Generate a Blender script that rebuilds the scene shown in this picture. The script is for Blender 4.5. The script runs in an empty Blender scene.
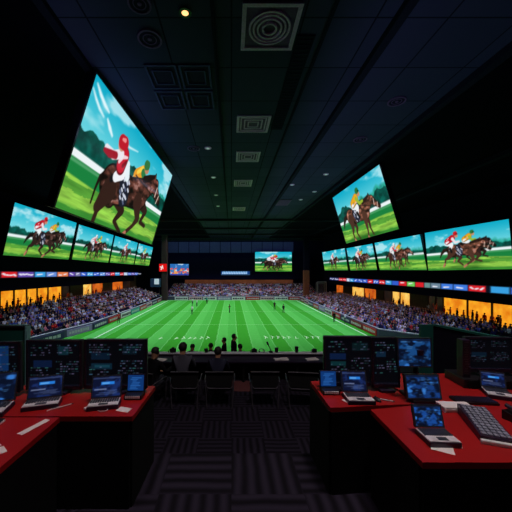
import bpy, bmesh, math, random
import numpy as np
from mathutils import Vector, Matrix, Euler

# ------------------------------------------------------------------ camera, world, lights, exposure
scn = bpy.context.scene
COL = scn.collection
EYE = 3.3
cam_d = bpy.data.cameras.new('camera')
cam_d.sensor_width = 36.0
cam_d.lens = 290.0 / 512.0 * 36.0
cam_d.shift_x = 0.0479
cam_d.shift_y = 0.0234
cam_d.clip_end = 400
cam = bpy.data.objects.new('camera', cam_d)
COL.objects.link(cam)
cam.location = (0, 0, EYE)
cam.rotation_euler = (math.pi / 2, 0, 0)
scn.camera = cam
scn.view_settings.view_transform = 'Standard'
scn.view_settings.look = 'None'
scn.view_settings.gamma = 1
scn.view_settings.exposure = 0
scn.view_settings.use_curve_mapping = False
try:
    scn.cycles.use_denoising = True
    scn.cycles.max_bounces = 6
    scn.cycles.sample_clamp_indirect = 4
except Exception:
    pass

world = bpy.data.worlds.new('world')
scn.world = world
world.use_nodes = True
world.node_tree.nodes['Background'].inputs[0].default_value = (0.30, 0.42, 0.75, 1)
world.node_tree.nodes['Background'].inputs[1].default_value = 0.008


def area(name, loc, sx, sy, power, color, rot=(0, 0, 0), spread=math.pi):
    d = bpy.data.lights.new(name, 'AREA')
    d.shape = 'RECTANGLE'
    d.size = sx
    d.size_y = sy
    d.energy = power
    d.color = color
    d.spread = spread
    o = bpy.data.objects.new(name, d)
    COL.objects.link(o)
    o.location = loc
    o.rotation_euler = rot
    return o


# unseen rows added under the roof to light the pitch, spilling onto the stands
for fy in (36, 47, 58, 69, 79):
    area('added_pitch_light', (0, fy, 12.4), 34, 1.2, 1520, (0.90, 0.97, 1.0), spread=math.radians(115))
area('added_stand_light', (-23.5, 52, 12.3), 1.0, 50, 1700, (0.62, 0.68, 1.0), (0, math.radians(-14), 0), math.radians(80))  # unseen strips added to brighten the stand crowds
area('added_stand_light', (24, 52, 12.3), 1.0, 46, 1700, (0.62, 0.68, 1.0), (0, math.radians(14), 0), math.radians(80))
area('added_stand_light', (3, 86, 12.3), 40, 1.0, 700, (0.62, 0.68, 1.0), (0, 0, 0), math.radians(80))
# added blue strips without fixtures, washing the ceiling and far wall
area('added_wash_light', (-6.3, 30, 9.6), .3, 44, 110, (0.46, 0.62, .95), (math.pi, math.radians(-35), 0))
area('added_wash_light', (6.0, 30, 9.6), .3, 44, 110, (0.46, 0.62, .95), (math.pi, math.radians(35), 0))
area('added_wash_light', (11.6, 22, 9.6), .3, 26, 20, (0.36, 0.56, 1.0), (math.pi, 0, 0))
area('added_wash_light', (1, 91.5, 11.6), 44, .3, 90, (0.30, 0.48, 1.0), (math.radians(80), 0, 0))
# added dim lights without fixtures, brightening the press tier
area('added_press_light', (-1.9, 1.6, 12.6), 1.2, 1.2, 48, (1.0, 0.86, 0.80), spread=math.radians(110))
area('added_press_light', (2.2, 1.6, 12.6), 1.2, 1.2, 165, (1.0, 0.86, 0.80), spread=math.radians(110))


# ------------------------------------------------------------------ helpers
def lin(r, g, b):
    out = []
    for c in (r, g, b):
        c = c / 255.0
        out.append(c / 12.92 if c <= 0.04045 else ((c + 0.055) / 1.055) ** 2.4)
    return tuple(out)


MATS = {}


def mat(name, rgb, rough=0.6, metal=0.0, var=0.15, scale=12.0, bump=0.0, emit=0.0, spec=0.5, srgb=True):
    """a procedural surface: the colour wanders a little with a noise in object space"""
    if name in MATS:
        return MATS[name]
    c = lin(*rgb) if srgb else rgb
    m = bpy.data.materials.new(name)
    m.use_nodes = True
    nt = m.node_tree
    p = nt.nodes['Principled BSDF']
    tc = nt.nodes.new('ShaderNodeTexCoord')
    nz = nt.nodes.new('ShaderNodeTexNoise')
    nz.inputs['Scale'].default_value = scale
    nz.inputs['Detail'].default_value = 4
    nt.links.new(tc.outputs['Object'], nz.inputs['Vector'])
    rp = nt.nodes.new('ShaderNodeValToRGB')
    rp.color_ramp.elements[0].position = 0.3
    rp.color_ramp.elements[1].position = 0.7
    rp.color_ramp.elements[0].color = tuple(x * (1 - var) for x in c) + (1,)
    rp.color_ramp.elements[1].color = tuple(min(1, x * (1 + var)) for x in c) + (1,)
    nt.links.new(nz.outputs['Fac'], rp.inputs['Fac'])
    nt.links.new(rp.outputs['Color'], p.inputs['Base Color'])
    p.inputs['Roughness'].default_value = rough
    p.inputs['Metallic'].default_value = metal
    p.inputs['Specular IOR Level'].default_value = spec
    if emit:
        nt.links.new(rp.outputs['Color'], p.inputs['Emission Color'])
        p.inputs['Emission Strength'].default_value = emit
    if bump:
        b = nt.nodes.new('ShaderNodeBump')
        b.inputs['Strength'].default_value = bump
        b.inputs['Distance'].default_value = 0.01
        nt.links.new(nz.outputs['Fac'], b.inputs['Height'])
        nt.links.new(b.outputs['Normal'], p.inputs['Normal'])
    MATS[name] = m
    return m


def attr_mat(name, attr, emit=None, rough=0.8):
    """colour from a named mesh attribute: lit screen (emit) or cloth"""
    m = bpy.data.materials.new(name)
    m.use_nodes = True
    nt = m.node_tree
    p = nt.nodes['Principled BSDF']
    a = nt.nodes.new('ShaderNodeAttribute')
    a.attribute_name = attr
    if emit is not None:
        p.inputs['Base Color'].default_value = (0.004, 0.004, 0.005, 1)
        p.inputs['Roughness'].default_value = 0.5
        p.inputs['Specular IOR Level'].default_value = 0.1
        nt.links.new(a.outputs['Color'], p.inputs['Emission Color'])
        p.inputs['Emission Strength'].default_value = emit
    else:
        nt.links.new(a.outputs['Color'], p.inputs['Base Color'])
        p.inputs['Roughness'].default_value = rough
        p.inputs['Specular IOR Level'].default_value = 0.1
    return m


def objcolor_mat(name, rough=0.8):
    m = bpy.data.materials.new(name)
    m.use_nodes = True
    nt = m.node_tree
    p = nt.nodes['Principled BSDF']
    a = nt.nodes.new('ShaderNodeObjectInfo')
    nt.links.new(a.outputs['Color'], p.inputs['Base Color'])
    p.inputs['Roughness'].default_value = rough
    p.inputs['Specular IOR Level'].default_value = 0.1
    return m


def tag(o, label=None, cat=None, group=None, kind=None):
    if label:
        o['label'] = label
    if cat:
        o['category'] = cat
    if group:
        o['group'] = group
    if kind:
        o['kind'] = kind
    return o


def empty(name, loc=(0, 0, 0), rz=0.0, label=None, cat=None, group=None):
    o = bpy.data.objects.new(name, None)
    COL.objects.link(o)
    o.location = loc
    o.rotation_euler = (0, 0, rz)
    o.empty_display_size = 0.1
    return tag(o, label, cat, group)


def link(name, me, parent=None):
    o = bpy.data.objects.new(name, me)
    COL.objects.link(o)
    if parent is not None:
        o.parent = parent
    return o


class MB:
    """collects shapes of one mesh"""

    def __init__(self):
        self.bm = bmesh.new()

    def box(self, c, s, rot=None, bev=0.0, seg=2):
        bm = bmesh.new()
        bmesh.ops.create_cube(bm, size=1.0)
        bmesh.ops.scale(bm, vec=s, verts=bm.verts)
        if bev:
            bmesh.ops.bevel(bm, geom=list(bm.edges), offset=bev, segments=seg, affect='EDGES', profile=0.6)
        M = Matrix.Translation(c)
        if rot:
            M = M @ Euler(rot).to_matrix().to_4x4()
        bmesh.ops.transform(bm, matrix=M, verts=bm.verts)
        self._add(bm)
        return self

    def _add(self, bm):
        me = bpy.data.meshes.new('tmp')
        bm.to_mesh(me)
        bm.free()
        self.bm.from_mesh(me)
        bpy.data.meshes.remove(me)

    def cyl(self, a, b, r0, r1=None, n=16):
        r1 = r0 if r1 is None else r1
        a, b = Vector(a), Vector(b)
        d = b - a
        bm = bmesh.new()
        bmesh.ops.create_cone(bm, cap_ends=True, segments=n, radius1=r0, radius2=max(r1, 1e-4), depth=d.length)
        M = Matrix.Translation((a + b) / 2) @ d.to_track_quat('Z', 'Y').to_matrix().to_4x4()
        bmesh.ops.transform(bm, matrix=M, verts=bm.verts)
        self._add(bm)
        return self

    def sph(self, c, r, s=(1, 1, 1), n=12):
        bm = bmesh.new()
        bmesh.ops.create_uvsphere(bm, u_segments=n, v_segments=max(6, n * 2 // 3), radius=r)
        bmesh.ops.scale(bm, vec=s, verts=bm.verts)
        bmesh.ops.translate(bm, vec=c, verts=bm.verts)
        self._add(bm)
        return self

    def tube(self, pts, r, n=8):
        pts = [Vector(p) for p in pts]
        rings = []
        up = Vector((0, 0, 1))
        for i, p in enumerate(pts):
            t = (pts[min(i + 1, len(pts) - 1)] - pts[max(i - 1, 0)]).normalized()
            s = t.cross(up)
            if s.length < 1e-3:
                s = t.cross(Vector((1, 0, 0)))
            s.normalize()
            w = s.cross(t).normalized()
            up = w
            rings.append([self.bm.verts.new(p + (s * math.cos(a) + w * math.sin(a)) * r) for a in [2 * math.pi * k / n for k in range(n)]])
        for A, B in zip(rings, rings[1:]):
            for k in range(n):
                self.bm.faces.new((A[k], A[(k + 1) % n], B[(k + 1) % n], B[k]))
        self.bm.faces.new(rings[0][::-1])
        self.bm.faces.new(rings[-1])
        return self

    def ring(self, c, r_in, r_out, h, n=32, axis_down=True):
        """flat annulus of height h hanging below c"""
        L = []
        for (r, z) in ((r_in, 0), (r_out, 0), (r_out, -h), (r_in, -h)):
            L.append([self.bm.verts.new((c[0] + r * math.cos(2 * math.pi * k / n), c[1] + r * math.sin(2 * math.pi * k / n), c[2] + z)) for k in range(n)])
        for j in range(4):
            A, B = L[j], L[(j + 1) % 4]
            for k in range(n):
                self.bm.faces.new((A[k], A[(k + 1) % n], B[(k + 1) % n], B[k]))
        return self

    def prism(self, poly, d):
        """closed polygon (list of 3D points) thickened along vector d"""
        d = Vector(d)
        A = [self.bm.verts.new(p) for p in poly]
        B = [self.bm.verts.new(Vector(p) + d) for p in poly]
        n = len(poly)
        self.bm.faces.new(A)
        self.bm.faces.new(B[::-1])
        for k in range(n):
            self.bm.faces.new((A[k], B[k], B[(k + 1) % n], A[(k + 1) % n]))
        return self

    def quad(self, *p):
        self.bm.faces.new([self.bm.verts.new(q) for q in p])
        return self

    def build(self, name, m, parent=None, smooth=False):
        bmesh.ops.recalc_face_normals(self.bm, faces=self.bm.faces)
        me = bpy.data.meshes.new(name)
        self.bm.to_mesh(me)
        self.bm.free()
        me.materials.append(m)
        if smooth:
            for p in me.polygons:
                p.use_smooth = True
        return link(name, me, parent)


def copy_tree(o, parent=None):
    c = o.copy()
    COL.objects.link(c)
    if parent is not None:
        c.parent = parent
    for ch in list(o.children):
        copy_tree(ch, c)
    return c


# ------------------------------------------------------------------ materials
M_TRIM = mat('matt_trim', (30, 26, 46), 0.9, spec=0.05)
M_SLAT = mat('matt_slat', (46, 36, 66), 0.9, spec=0.05)
M_BLACK = mat('black_paint', (10, 11, 14), 0.7, spec=0.2)
M_CEIL = mat('dark_ceiling_tile', (84, 72, 124), 0.9, var=0.12, scale=3, spec=0.05)
M_CEILBLK = mat('black_ceiling', (14, 10, 22), 0.95, spec=0.02)
M_WALL = mat('dark_wall', (18, 13, 34), 0.9, spec=0.05)
M_FARWALL = mat('navy_far_wall', (34, 28, 70), 0.9, spec=0.05)
M_PLASTIC = mat('black_plastic', (16, 11, 22), 0.45)
M_PLASTIC2 = mat('charcoal_plastic', (38, 25, 50), 0.4)
M_BEZEL = mat('grey_edge', (70, 72, 84), 0.35, 0.5)
M_VENT = mat('pale_vent_metal', (244, 172, 240), 0.9, 0.0, spec=0.05)
M_VENTDK = mat('vent_cone_metal', (126, 82, 138), 0.9, 0.0, spec=0.05)
M_CHROME = mat('dull_chrome', (104, 100, 112), 0.45, 0.6)
M_RED = mat('red_laminate', (158, 12, 16), 0.45, var=0.08, scale=4)
M_PAPER = mat('white_paper', (225, 215, 220), 0.8, var=0.05)
M_SILVER = mat('silver_plastic', (214, 208, 218), 0.45, 0.1)
M_TEAL = mat('teal_partition', (22, 84, 78), 0.5, var=0.1, scale=2)
M_NAVYPANEL = mat('navy_panel', (18, 18, 36), 0.8, spec=0.15)
M_CONC = mat('dark_concrete', (52, 52, 66), 0.85, var=0.2, scale=2)
M_BROWN = mat('brown_timber', (120, 74, 42), 0.7, var=0.25, scale=3)
M_RAIL = mat('pale_rail', (190, 186, 205), 0.5)
M_FABRIC = mat('black_fabric', (20, 20, 26), 0.9, var=0.25, scale=60, bump=0.1)
M_LENS = mat('warm_lamp', (255, 176, 112), 0.5, emit=2.2, var=0.05)
M_LENSOFF = mat('faint_glow_lens', (215, 222, 235), 0.4, emit=0.28, var=0.03)  # lens of a lamp that is off, given a faint glow
M_SKIN = mat('skin', (190, 140, 112), 0.6)
M_HAIR = mat('dark_hair', (22, 18, 18), 0.7)
M_PIC = attr_mat('lit_screen', 'pic', emit=1.0)
M_PICDIM = attr_mat('dim_screen', 'pic', emit=0.8)


def tile_ceiling():
    m = bpy.data.materials.new('ceiling_tiles')
    m.use_nodes = True
    nt = m.node_tree
    p = nt.nodes['Principled BSDF']
    tc = nt.nodes.new('ShaderNodeTexCoord')
    br = nt.nodes.new('ShaderNodeTexBrick')
    br.offset = 0.0
    br.inputs['Scale'].default_value = 1.0
    br.inputs['Brick Width'].default_value = 2.75
    br.inputs['Row Height'].default_value = 2.75
    br.inputs['Mortar Size'].default_value = 0.035
    br.inputs['Mortar Smooth'].default_value = 0.1
    br.inputs['Color1'].default_value = lin(72, 62, 100) + (1,)
    br.inputs['Color2'].default_value = lin(64, 56, 92) + (1,)
    br.inputs['Mortar'].default_value = lin(34, 30, 52) + (1,)
    nt.links.new(tc.outputs['Object'], br.inputs['Vector'])
    nt.links.new(br.outputs['Color'], p.inputs['Base Color'])
    p.inputs['Roughness'].default_value = 0.95
    p.inputs['Specular IOR Level'].default_value = 0.04
    b = nt.nodes.new('ShaderNodeBump')
    b.inputs['Strength'].default_value = 0.4
    b.inputs['Distance'].default_value = 0.03
    b.invert = True
    nt.links.new(br.outputs['Fac'], b.inputs['Height'])
    nt.links.new(b.outputs['Normal'], p.inputs['Normal'])
    return m


def grass_mat():
    m = bpy.data.materials.new('mown_grass')
    m.use_nodes = True
    nt = m.node_tree
    p = nt.nodes['Principled BSDF']
    tc = nt.nodes.new('ShaderNodeTexCoord')
    sp = nt.nodes.new('ShaderNodeSeparateXYZ')
    nt.links.new(tc.outputs['Object'], sp.inputs[0])
    nz = nt.nodes.new('ShaderNodeTexNoise')
    nz.inputs['Scale'].default_value = 0.9
    nz.inputs['Detail'].default_value = 6
    nt.links.new(tc.outputs['Object'], nz.inputs['Vector'])

    def math_(op, a, b=None):
        n = nt.nodes.new('ShaderNodeMath')
        n.operation = op
        for i, x in enumerate((a, b)):
            if x is None:
                continue
            if isinstance(x, (int, float)):
                n.inputs[i].default_value = x
            else:
                nt.links.new(x, n.inputs[i])
        return n.outputs[0]

    # mowing bands that run the length of the pitch
    w = math_('MULTIPLY', math_('SUBTRACT', nz.outputs['Fac'], 0.5), 0.35)
    x = math_('ADD', sp.outputs['X'], w)
    fr = math_('FRACT', math_('DIVIDE', math_('ADD', x, 2.7 + 430.0), 4.3))
    rp = nt.nodes.new('ShaderNodeValToRGB')
    cr = rp.color_ramp
    cr.interpolation = 'LINEAR'
    D, L1, L2, W = lin(58, 158, 44), lin(86, 186, 82), lin(76, 176, 72), lin(116, 206, 112)
    cr.elements[0].position = 0.0
    cr.elements[0].color = D + (1,)
    cr.elements[1].position = 1.0
    cr.elements[1].color = D + (1,)
    for pos, c in ((0.17, D), (0.19, W), (0.215, L1), (0.5, L1), (0.52, L2), (0.78, L2), (0.80, W), (0.82, D)):
        e = cr.elements.new(pos)
        e.color = c + (1,)
    nt.links.new(fr, rp.inputs['Fac'])
    n2 = nt.nodes.new('ShaderNodeTexNoise')
    n2.inputs['Scale'].default_value = 5.0
    n2.inputs['Detail'].default_value = 5
    nt.links.new(tc.outputs['Object'], n2.inputs['Vector'])
    mx = nt.nodes.new('ShaderNodeMix')
    mx.data_type = 'RGBA'
    mx.blend_type = 'MULTIPLY'
    mx.inputs[0].default_value = 0.5
    g = nt.nodes.new('ShaderNodeValToRGB')
    g.color_ramp.elements[0].color = (0.45, 0.45, 0.45, 1)
    g.color_ramp.elements[1].color = (1, 1, 1, 1)
    nt.links.new(n2.outputs['Fac'], g.inputs['Fac'])
    nt.links.new(rp.outputs['Color'], mx.inputs[6])
    nt.links.new(g.outputs['Color'], mx.inputs[7])
    nt.links.new(mx.outputs[2], p.inputs['Base Color'])
    p.inputs['Roughness'].default_value = 0.95
    p.inputs['Specular IOR Level'].default_value = 0.05
    return m


def carpet_mat():
    m = bpy.data.materials.new('ribbed_carpet')
    m.use_nodes = True
    nt = m.node_tree
    p = nt.nodes['Principled BSDF']
    tc = nt.nodes.new('ShaderNodeTexCoord')
    ck = nt.nodes.new('ShaderNodeTexChecker')
    ck.inputs['Scale'].default_value = 1.6
    nt.links.new(tc.outputs['Object'], ck.inputs['Vector'])
    ws = []
    for ax in ('X', 'Y'):
        w = nt.nodes.new('ShaderNodeTexWave')
        w.bands_direction = ax
        w.inputs['Scale'].default_value = 2.6
        w.inputs['Distortion'].default_value = 1.2
        w.inputs['Detail'].default_value = 2
        nt.links.new(tc.outputs['Object'], w.inputs['Vector'])
        ws.append(w)
    mx = nt.nodes.new('ShaderNodeMix')
    mx.data_type = 'FLOAT'
    nt.links.new(ck.outputs['Fac'], mx.inputs[0])
    nt.links.new(ws[0].outputs['Fac'], mx.inputs[2])
    nt.links.new(ws[1].outputs['Fac'], mx.inputs[3])
    rp = nt.nodes.new('ShaderNodeValToRGB')
    rp.color_ramp.elements[0].color = lin(17, 14, 22) + (1,)
    rp.color_ramp.elements[1].color = lin(42, 37, 52) + (1,)
    nt.links.new(mx.outputs[0], rp.inputs['Fac'])
    nt.links.new(rp.outputs['Color'], p.inputs['Base Color'])
    p.inputs['Roughness'].default_value = 0.95
    p.inputs['Specular IOR Level'].default_value = 0.1
    return m


# ------------------------------------------------------------------ the hall
CEIL = EYE + 9.5
PZ = -5.7            # pitch
b = MB()
b.box((0, 47, CEIL + 0.15), (80, 106, 0.3))
ceil_o = tag(b.build('ceiling', tile_ceiling()), kind='structure')
b = MB()
b.box((-23.4, 47, CEIL - 0.05), (33.2, 106, 0.1))
tag(b.build('ceiling', M_CEILBLK), kind='structure')
b = MB()
b.box((26, 47, CEIL - 0.05), (28, 106, 0.1))
tag(b.build('ceiling', M_CEILBLK), kind='structure')
for i, (x, w, h) in enumerate(((-6.75, 0.35, 0.25), (6.3, 0.35, 0.3), (11.9, 0.4, 0.35), (22.0, 0.5, 0.5), (-0.7, 0.14, 0.1), (3.75, 0.14, 0.1))):
    b = MB()
    b.box((x, 47, CEIL - h / 2 - 0.002), (w, 105, h), bev=0.03)
    tag(b.build('trim_%d' % (i + 1), M_TRIM), kind='structure')

b = MB().box((-35.2, 47, 3.5), (0.4, 106, 18.6))
tag(b.build('wall_left', M_WALL), kind='structure')
b = MB().box((36.4, 47, 3.5), (0.4, 106, 18.6))
tag(b.build('wall_right', M_WALL), kind='structure')
b = MB().box((0, 97.2, 3.5), (74, 0.4, 18.6))
tag(b.build('wall_far', M_FARWALL), kind='structure')
b = MB().box((0, -6.2, 3.5), (74, 0.4, 18.6))
tag(b.build('wall_back', M_BLACK), kind='structure')

# pitch
b = MB().box((0, 52, PZ - 0.25), (70, 90, 0.5))
pitch = tag(b.build('pitch', grass_mat()), kind='structure')
M_LINE = mat('white_pitch_paint', (200, 232, 195), 0.9, var=0.2, scale=6)
b = MB()


def stripe(x0, y0, x1, y1, w=0.12):
    d = Vector((x1 - x0, y1 - y0, 0)).normalized()
    n = Vector((-d.y, d.x, 0)) * w / 2
    z = Vector((0, 0, PZ + 0.015))
    A, B = Vector((x0, y0, 0)), Vector((x1, y1, 0))
    b.quad(A + n + z, B + n + z, B - n + z, A - n + z)


stripe(-17.5, 30, -17.5, 80.4, 0.2)
stripe(18.0, 30, 18.0, 80.4, 0.2)
stripe(-17.5, 80.4, 18, 80.4, 0.25)
for y in (46, 60):
    stripe(-17.5, y, 18.0, y, 0.05)
rnd = random.Random(3)
for xs, y0 in (((-9.2, -7.2, -6.3, -5.5, -4.8, -4.0, -3.2), 36.6), ((4.3, 5.2, 5.9, 6.6, 7.3, 8.2, 9.6, 10.4, 11.1, 11.9), 36.9)):
    for x in xs:           # white figures painted on the grass
        stripe(x, y0, x + 0.2, y0 + 1.1, 0.10)
        stripe(x, y0 + (0.1 if rnd.random() < .5 else 1.5), x + 0.4, y0 + 0.7 * rnd.random() + 0.2, 0.10)
tag(b.build('field_markings', M_LINE, pitch), kind='structure')

# press tier: lower floor, raised desk platform, walkway beyond the counter
CARPET = carpet_mat()
b = MB().box((0, 6.0, -0.15), (22, 6.4, 0.3))
tag(b.build('floor', CARPET), kind='structure')
b = MB().box((0, -1.45, 0.675), (22, 9.0, 1.35))
tag(b.build('floor_platform', CARPET), kind='structure')
b = MB().box((0, 11.6, -1.35), (22, 4.8, 0.3))
tag(b.build('floor_walkway', M_CONC), kind='structure')
b = MB().box((0, 13.95, -3.7), (22, 0.15, 5.0))
tag(b.build('wall_tier', M_WALL), kind='structure')

# ------------------------------------------------------------------ painted pictures for lit screens


class Pic:
    def __init__(self, nu, nv, A, seed=0, bg=(0, 0, 0)):
        self.nu, self.nv, self.A = nu, nv, A
        self.x, self.y = np.meshgrid(np.linspace(0, A, nu + 1), np.linspace(0, 1, nv + 1))
        self.c = np.zeros(self.x.shape + (3,)) + np.array(bg, float)
        self.r = np.random.RandomState(seed)
        self.w = 1.0 / nv

    def put(self, mask, rgb):
        mask = np.clip(mask, 0, 1)[..., None]
        self.c = self.c * (1 - mask) + np.asarray(rgb, float) * mask

    def soft(self, d, k=1.0):
        return np.clip(0.5 - d / (self.w * 1.4 * k), 0, 1)

    def noise(self, fx, fy, oct=3):
        out = np.zeros_like(self.x)
        amp, tot = 1.0, 0
        for o in range(oct):
            n = self.r.rand(64, 64)
            X, Y = (self.x * fx * 2 ** o) % 63, (self.y * fy * 2 ** o) % 63
            i, j = X.astype(int), Y.astype(int)
            a, q = X - i, Y - j
            a, q = a * a * (3 - 2 * a), q * q * (3 - 2 * q)
            i1, j1 = (i + 1) % 64, (j + 1) % 64
            out += amp * ((n[j, i] * (1 - a) + n[j, i1] * a) * (1 - q) + (n[j1, i] * (1 - a) + n[j1, i1] * a) * q)
            tot += amp
            amp *= 0.5
        return out / tot

    def cap(self, a, b, r0, r1):
        """signed distance to a tapered stroke"""
        ax, ay = a
        bx, by = b
        dx, dy = bx - ax, by - ay
        t = np.clip(((self.x - ax) * dx + (self.y - ay) * dy) / (dx * dx + dy * dy + 1e-9), 0, 1)
        return np.hypot(self.x - ax - t * dx, self.y - ay - t * dy) - (r0 + (r1 - r0) * t)

    def stroke(self, pts, rs, rgb, k=1.0):
        d = None
        for i in range(len(pts) - 1):
            e = self.cap(pts[i], pts[i + 1], rs[i], rs[i + 1])
            d = e if d is None else np.minimum(d, e)
        self.put(self.soft(d, k), rgb)

    def rect(self, x0, y0, x1, y1, rgb, a=1.0):
        m = self.soft(np.maximum(np.abs(self.x - (x0 + x1) / 2) - (x1 - x0) / 2, np.abs(self.y - (y0 + y1) / 2) - (y1 - y0) / 2))
        self.put(m * a, rgb)


def horse(P, x0, y0, s, coat, gather=0.0, cloth=True, rot=0.0, tail=1.0, hind=0.0):
    cr_, sr_ = math.cos(rot), math.sin(rot)
    q = lambda u, v: (x0 + (u * cr_ - v * sr_) * s, y0 + (u * sr_ + v * cr_) * s)
    coat = np.array(coat, float)
    dk = coat * 0.28
    far = coat * 0.45
    n = P.noise(10, 20, 3)[..., None]
    g = gather

    def leg(pts, rs, c):
        P.stroke([q(*p) for p in pts], [r * s for r in rs], c)

    mixp = lambda a, c: tuple(a[i] * (1 - g) + c[i] * g for i in (0, 1))
    # far legs
    leg([(-.26, -.04), mixp((-.06, -.20), (-.22, -.25)), mixp((-.16, -.30), (-.27, -.36)), mixp((-.02, -.40), (-.22, -.50))], (.09, .045, .024, .022), far)
    leg([(.26, -.05), mixp((.46, -.16), (.26, -.24)), mixp((.38, -.28), (.27, -.36)), mixp((.52, -.32), (.29, -.50))], (.08, .042, .024, .022), far)
    # tail
    leg([(-.46, .04), (-.46 - .12 * tail, .04 - .02 * tail), (-.46 - .22 * tail, -.07), (-.46 - .28 * tail, -.18)], (.045, .05 * tail, .035 * tail, .010), dk)
    # body, neck stretched forward, head
    parts = (((-.32, .00), (.0, -.01), .165, .135), ((.0, -.01), (.26, .00), .135, .16), ((-.36, .0), (-.30, -.10), .13, .09),
             ((.28, .03), (.50, .13), .135, .075), ((.48, .13), (.58, .14), .08, .075), ((.56, .14), (.76, -.02), .070, .036), ((.53, .20), (.525, .26), .028, .008))
    d = None
    for (p0, p1, r0, r1) in parts:
        e = P.cap(q(*p0), q(*p1), r0 * s, r1 * s)
        d = e if d is None else np.minimum(d, e)
    P.put(P.soft(d - .008 * s), dk * .6)
    yy = (P.y - y0) / s
    tone = np.clip(0.30 + 2.1 * (n - .32) + .9 * yy[..., None], 0.18, 1.8)
    P.put(P.soft(d + .006 * s), coat * tone)
    P.put(np.clip((n[..., 0] - .66) * 9, 0, .55) * P.soft(d + .03 * s), (.66, .52, .50))   # sheen of the wet coat
    P.stroke([q(.26, .16), q(.38, .19), q(.50, .235)], [.035 * s, .04 * s, .02 * s], dk)   # mane
    P.stroke([q(.64, .13), q(.62, .03)], [.010 * s] * 2, (0.85, 0.75, 0.70))               # bridle
    P.stroke([q(.73, .05), q(.69, -.04)], [.009 * s] * 2, (0.85, 0.75, 0.70))
    P.stroke([q(.68, -.01), q(.30, .10), q(.06, .16)], [.007 * s] * 3, (.15, .10, .08))    # rein
    P.stroke([q(.77, -.02), q(.765, -.035)], [.028 * s, .024 * s], dk)
    P.stroke([q(.60, .155), q(.605, .15)], [.013 * s] * 2, (.05, .04, .05))
    # near legs
    leg([(-.34, -.05), mixp((-.46, -.20), (-.34, -.26)), mixp((-.56 + hind, -.24), (-.38, -.36)), mixp((-.60 + hind, -.40), (-.35, -.53))], (.11, .052, .026, .024), coat * .5)
    leg([(.22, -.08), mixp((.30, -.25), (.16, -.27)), mixp((.22, -.33), (.17, -.38)), mixp((.06, -.42), (.16, -.53))], (.09, .046, .025, .024), coat * .55)
    leg([mixp((-.60 + hind, -.36), (-.35, -.50)), mixp((-.64 + hind, -.43), (-.31, -.54))], (.026, .028), (0.72, .46, .36))
    leg([mixp((.09, -.405), (.16, -.51)), mixp((.02, -.45), (.20, -.54))], (.025, .027), (0.72, .46, .36))
    if cloth:
        P.stroke([q(-.12, .07), q(-.08, -.08)], [.085 * s, .085 * s], (0.10, .11, .17))
        for k in range(16):
            a = P.r.rand(3)
            c = (.82, .84, .90) if a[2] < .7 else (.35, .38, .50)
            P.stroke([q(-.19 + .17 * a[0], -.13 + .22 * a[1]), q(-.17 + .17 * a[0], -.15 + .22 * a[1])], [.011 * s] * 2, c)


def jockey(P, x0, y0, s, top, sleeve, cap):
    """crouched forward over the withers"""
    q = lambda u, v: (x0 + u * s, y0 + v * s)
    dk = lambda c: tuple(.45 * k for k in c)
    P.stroke([q(-.12, .00), q(.04, -.06), q(-.02, -.20)], [.085 * s, .065 * s, .042 * s], (.93, .95, .96))
    P.stroke([q(-.02, -.18), q(.02, -.27)], [.042 * s, .034 * s], (.08, .07, .08))
    P.stroke([q(-.11, .035), q(.08, .12)], [.085 * s, .098 * s], dk(top))
    P.stroke([q(-.11, .04), q(.08, .125)], [.073 * s, .086 * s], top)
    P.stroke([q(-.13, .0), q(-.05, .03)], [.035 * s, .02 * s], (.95, .93, .95))
    for k in range(5):
        a = P.r.rand(2)
        P.stroke([q(-.12 + .2 * a[0], .03 + .1 * a[1]), q(-.08 + .2 * a[0], .05 + .1 * a[1])], [.012 * s, .006 * s], dk(top) if k % 2 else (.97, .80, .80))
    P.stroke([q(.09, .10), q(.17, -.01), q(.30, .01)], [.046 * s, .038 * s, .026 * s], sleeve)
    P.stroke([q(.20, .19), q(.225, .175)], [.050 * s] * 2, (.78, .55, .44))
    P.stroke([q(.18, .245), q(.205, .25)], [.060 * s] * 2, cap)
    P.stroke([q(.23, .235), q(.27, .225)], [.018 * s, .01 * s], dk(cap))


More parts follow.
